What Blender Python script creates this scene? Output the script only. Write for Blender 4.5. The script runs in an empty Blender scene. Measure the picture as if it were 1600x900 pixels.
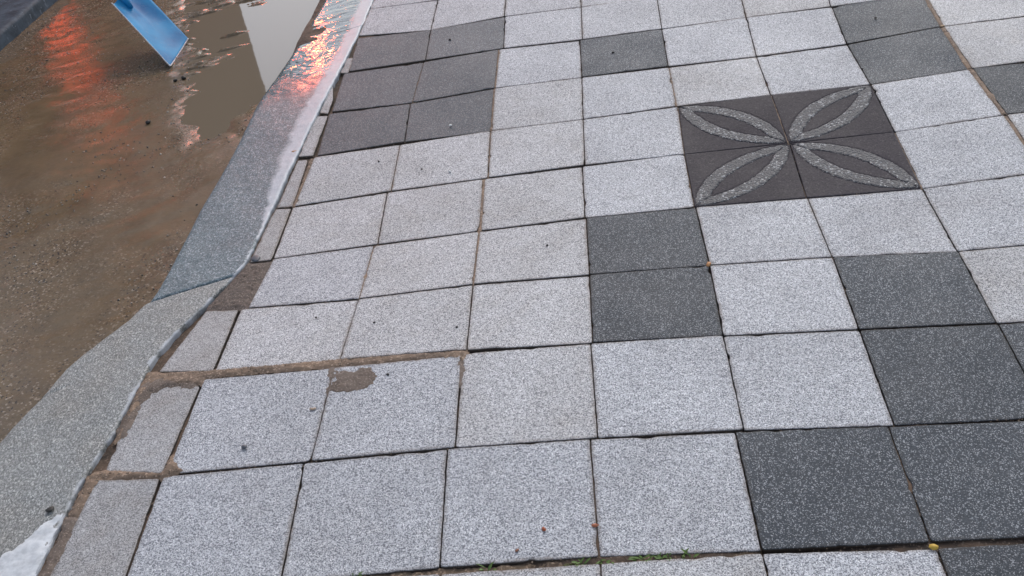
import bpy, bmesh, math, random
import numpy as np
from mathutils import Vector, Matrix, noise
random.seed(7)
SC = bpy.context.scene
COL = SC.collection
# ---------------------------------------------------------------- camera, world, sun, exposure
cam = bpy.data.cameras.new('camera'); cam_o = bpy.data.objects.new('camera', cam); COL.objects.link(cam_o)
R_ = Vector((0.98859277, 0.04032782, -0.14511372)); U_ = Vector((0.09482132, 0.58192695, 0.80769422)); F_ = Vector((-0.11701813, 0.81224054, -0.57146484))
m = Matrix((R_, U_, -F_)).transposed().to_4x4(); m.translation = Vector((0.1225, -2.5013, 1.5391)); cam_o.matrix_world = m
cam.sensor_width = 36.0; cam.lens = 37.35; cam.clip_start = 0.05; cam.clip_end = 500
SC.camera = cam_o
w = bpy.data.worlds.new('World'); SC.world = w; w.use_nodes = True
nt = w.node_tree; bg = nt.nodes['Background']
sky = nt.nodes.new('ShaderNodeTexSky'); sky.sky_type = 'NISHITA'; sky.sun_disc = False
SUN_EL, SUN_AZ = math.radians(38), math.radians(12)      # azimuth from +Y towards +X
sky.sun_elevation = SUN_EL; sky.sun_rotation = SUN_AZ; sky.air_density = 1.0; sky.dust_density = 2.0; sky.ozone_density = 1.0
hs = nt.nodes.new('ShaderNodeHueSaturation'); hs.inputs['Saturation'].default_value = 0.56
nt.links.new(sky.outputs[0], hs.inputs['Color']); nt.links.new(hs.outputs[0], bg.inputs[0]); bg.inputs[1].default_value = 0.15
sl = bpy.data.lights.new('sun', 'SUN'); sl.energy = 0.7; sl.angle = math.radians(20); sl.color = (1, .97, .93)
so = bpy.data.objects.new('sun', sl); COL.objects.link(so)
sd_ = Vector((math.sin(SUN_AZ)*math.cos(SUN_EL), math.cos(SUN_AZ)*math.cos(SUN_EL), math.sin(SUN_EL)))
so.rotation_euler = sd_.to_track_quat('Z', 'Y').to_euler()
SC.view_settings.view_transform = 'Standard'; SC.view_settings.look = 'None'; SC.view_settings.gamma = 1; SC.view_settings.exposure = 0.37
SC.render.resolution_x = 1024; SC.render.resolution_y = 576

# ---------------------------------------------------------------- survey of the place, in metres
D={}
D['kerbR']=[[-0.8864,1.924],[-0.8942,1.5408],[-0.9191,1.2181],[-0.9429,0.9007],[-0.9612,0.5874],[-0.9667,0.2758],[-0.9658,-0.0313],[-0.9798,-0.1149],[-1.0152,-0.2298],[-1.0626,-0.386],[-1.0829,-0.4774],[-1.0841,-0.5358],[-1.0847,-0.7576],[-1.1009,-0.8828],[-1.1069,-0.9902],[-1.0994,-1.1665]]
D['kerbL']=[[-1.1359,2.0369],[-1.1642,1.4738],[-1.2141,1.0633],[-1.2112,0.7591],[-1.2223,0.3171],[-1.2041,-0.1106],[-1.2007,-0.2003],[-1.2312,-0.2919],[-1.2779,-0.3577],[-1.3105,-0.409],[-1.3404,-0.4428],[-1.3554,-0.4887],[-1.3644,-0.6022],[-1.3991,-0.7064]]
D['whiteUp']=[[-0.8864,1.924],[-0.8942,1.5408],[-0.9191,1.2181],[-0.9429,0.9007],[-0.9612,0.5874],[-0.9667,0.2758],[-0.9772,0.2939],[-1.0083,0.5416],[-1.0163,0.9007],[-0.9987,1.1988],[-0.9846,1.3732],[-0.9738,1.5372],[-0.9648,1.7418],[-0.9596,1.9527]]
D['whiteLow']=[[-1.098,-1.1697],[-1.0982,-1.047],[-1.1069,-0.9902],[-1.1211,-0.9977],[-1.1403,-1.0206],[-1.1645,-1.0633],[-1.1824,-1.1019],[-1.2077,-1.1373],[-1.2349,-1.1669],[-1.2676,-1.2108],[-1.1017,-1.2229]]
D['white2']=[[-1.0089,-0.2504],[-1.0385,-0.3258],[-1.0606,-0.3921],[-1.0779,-0.4674],[-1.0829,-0.5202],[-1.0942,-0.5076],[-1.0906,-0.4651],[-1.0772,-0.3891],[-1.0522,-0.3052],[-1.0218,-0.2318]]
D['white3']=[[-1.0887,-0.5914],[-1.0907,-0.6269],[-1.1052,-0.6409],[-1.1073,-0.6172],[-1.0975,-0.5899]]
D['white4']=[[-1.0888,-0.7549],[-1.0947,-0.813],[-1.1009,-0.8828],[-1.1084,-0.9756],[-1.1198,-0.9691],[-1.1144,-0.8714],[-1.1094,-0.7987],[-1.1063,-0.7907],[-1.1035,-0.7571]]
D['E0']=[[-1.0062,-0.2764],[-0.9012,-0.29],[-0.9034,-0.0536],[-0.9656,-0.046]]
D['stainC2']=[[-0.6071,-0.5979],[-0.5631,-0.6106],[-0.5277,-0.6105],[-0.5072,-0.6039],[-0.4855,-0.6274],[-0.4881,-0.6719],[-0.5153,-0.6992],[-0.5546,-0.7054],[-0.5886,-0.6992],[-0.6064,-0.684]]
D['jointCD']=[[-1.0862,-0.5484],[-0.9121,-0.5665],[-0.7997,-0.5668],[-0.5982,-0.5635],[-0.2926,-0.5722],[-0.2872,-0.5829],[-0.2939,-0.6109],[-0.308,-0.6045],[-0.4198,-0.5941],[-0.6012,-0.5961],[-0.7934,-0.5908],[-0.9225,-0.5955],[-0.9253,-0.6187],[-1.0503,-0.5931],[-1.0588,-0.625],[-1.0642,-0.7794],[-1.0772,-0.7945]]
D['jointCB0']=[[-1.0861,-0.8903],[-1.0621,-0.8872],[-0.9267,-0.9097],[-0.9197,-0.8584],[-0.8959,-0.8922],[-0.8805,-0.905],[-0.9193,-0.9236],[-1.0608,-0.9104],[-1.0751,-1.0056],[-1.0856,-1.0257],[-1.0973,-1.0141],[-1.0976,-0.9026]]
D['stainC0']=[[-1.0791,-0.5496],[-0.9274,-0.6114],[-0.9411,-0.63],[-1.0183,-0.6152],[-1.052,-0.6261],[-1.0574,-0.6892],[-1.0578,-0.797],[-1.0789,-0.7732],[-1.0794,-0.6404]]
D['stainC3']=[[-0.3278,-0.6019],[-0.2939,-0.6109],[-0.2902,-0.6959],[-0.2958,-0.6996],[-0.3066,-0.6388]]
D['stainB0']=[[-1.1047,-1.0204],[-1.0768,-1.0265],[-1.0786,-1.0573],[-1.0693,-1.1081],[-1.0768,-1.1398],[-1.073,-1.1716],[-1.0946,-1.1777],[-1.0961,-1.0692]]
D['grass']=[[-0.4451,-1.2114],[-0.2875,-1.2083],[-0.1555,-1.2082],[0.0051,-1.2058],[0.2965,-1.2001]]
D['puddle']=[[-2.1296,3.1094],[-1.8623,2.2756],[-1.6585,1.7958],[-1.5648,1.4107],[-1.5053,1.0817],[-1.4122,0.8549],[-1.3109,0.88],[-1.2862,1.1616],[-1.2191,1.1999],[-1.1765,1.4117],[-1.1058,1.7295],[-1.0968,2.703]]
D['shovel']=[[-1.7297,1.5967,-0.05],[-1.741,1.8944,-0.05],[-1.9888,1.8096,0.1683]]
D['truckedge']=[-2.391,4.5,0.874]
D['yellow']=[0.597,-1.2111,-0.0156]
D['orange']=[0.3023,-0.297,0.001]
D['red1']=[-0.0971,-1.1274,0.0063]
D['red2']=[0.0003,-1.1253,0.0048]
D['red3']=[-0.1471,-1.1736,0.0053]
D['leafk']=[-0.9737,0.637,-0.0283]
D['crumb1']=[-0.6236,-0.7424,0.0218]
D['twig1']=[-0.6331,-0.012,-0.0158]
D['peb1']=[-0.4419,0.6737,-0.0154]
D['peb2']=[-0.5017,1.3647,0.0072]
D['chip1']=[-0.7557,-0.8511,0.0226]
D['dark1']=[-0.9452,-0.0239,-0.0188]
D['bl1']=[-0.6626,0.4945,-0.0248]
D['bl2']=[-0.5111,0.4057,-0.0218]
D['st1']=[-0.4172,0.3651,-0.0196]
D['bl3']=[-0.1052,-0.1342,-0.0003]
D['bl4']=[-0.691,-0.3773,0.0099]
D['bl5']=[-0.5312,-0.4266,0.013]
D['bl6']=[-0.3178,-0.4805,0.0163]
D['bl7']=[-0.2371,-0.5185,0.0173]
D['bl8']=[-0.465,-0.6435,0.0216]
D['bl9']=[0.1151,1.0558,0.0078]
D['moss1']=[-0.1081,-1.204,0.0035]
D['peb3']=[1.0188,1.0561,0.0181]
D['hole']=[-1.142,-0.9993,0.022]
D['bs1']=[-1.6368,1.4843,-0.06]
D['bs2']=[-1.6676,1.468,-0.06]
D['bs3']=[-1.6533,1.0798,-0.06]
D['ls1']=[-1.9899,1.5831,-0.06]
D['wp']=[-2.3573,1.3866,-0.06]
D['rb']=[-1.5138,-0.1704,-0.06]
D['slab']=[[-2.7894,2.2331],[-2.7697,2.7525],[-2.746,2.2026],[-2.7361,2.5677]]
D['shoveltip']=[[-1.7181,1.5709],[-1.7293,1.8667]]
D['hx0']=-2.6999999999999997
D['hy0']=-2.6999999999999997
D['hz']=[[18,17,17,16,14,12,7,1,-5,-12,-18,-21,-22,-21,-18,-15,-12,-9,-7,-5,-3],[18,17,17,17,16,13,9,3,-5,-12,-18,-21,-22,-20,-17,-13,-10,-7,-4,-2,-1],[17,17,17,17,17,15,11,5,-4,-13,-19,-23,-22,-19,-15,-11,-7,-4,-1,0,2],[16,16,17,18,18,17,14,7,-3,-14,-21,-25,-23,-19,-14,-9,-4,-1,2,4,5],[14,14,16,17,19,20,18,11,-1,-15,-24,-27,-24,-18,-11,-5,0,3,6,7,8],[10,11,13,15,18,21,22,16,1,-17,-28,-29,-23,-15,-6,0,5,8,10,11,12],[5,7,9,12,15,20,24,25,4,-21,-32,-29,-20,-9,0,7,11,14,15,16,16],[-1,1,3,6,10,16,21,22,6,-16,-25,-22,-13,-1,9,14,18,19,20,20,20],[-8,-6,-4,-1,3,7,18,21,9,-9,-17,-14,-4,8,17,21,23,24,25,24,23],[-16,-14,-11,-8,-4,2,14,18,8,-6,-11,-8,1,12,22,26,28,29,28,28,26],[-23,-21,-18,-16,-12,-6,4,8,1,-8,-10,-4,4,14,23,28,31,31,31,30,29],[-30,-27,-25,-22,-19,-16,-9,-5,-9,-13,-10,-2,6,16,24,30,32,33,33,32,31],[-36,-33,-30,-28,-25,-22,-18,-17,-19,-17,-8,2,11,20,27,31,34,35,35,34,32],[-40,-37,-34,-32,-29,-26,-22,-20,-17,-12,0,10,20,24,30,34,36,37,36,35,34],[-43,-40,-37,-34,-31,-27,-24,-20,-15,-7,3,13,22,28,32,35,37,38,38,36,35],[-45,-41,-38,-35,-31,-28,-23,-18,-12,-4,5,15,23,29,34,37,38,39,39,37,36]]
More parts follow.
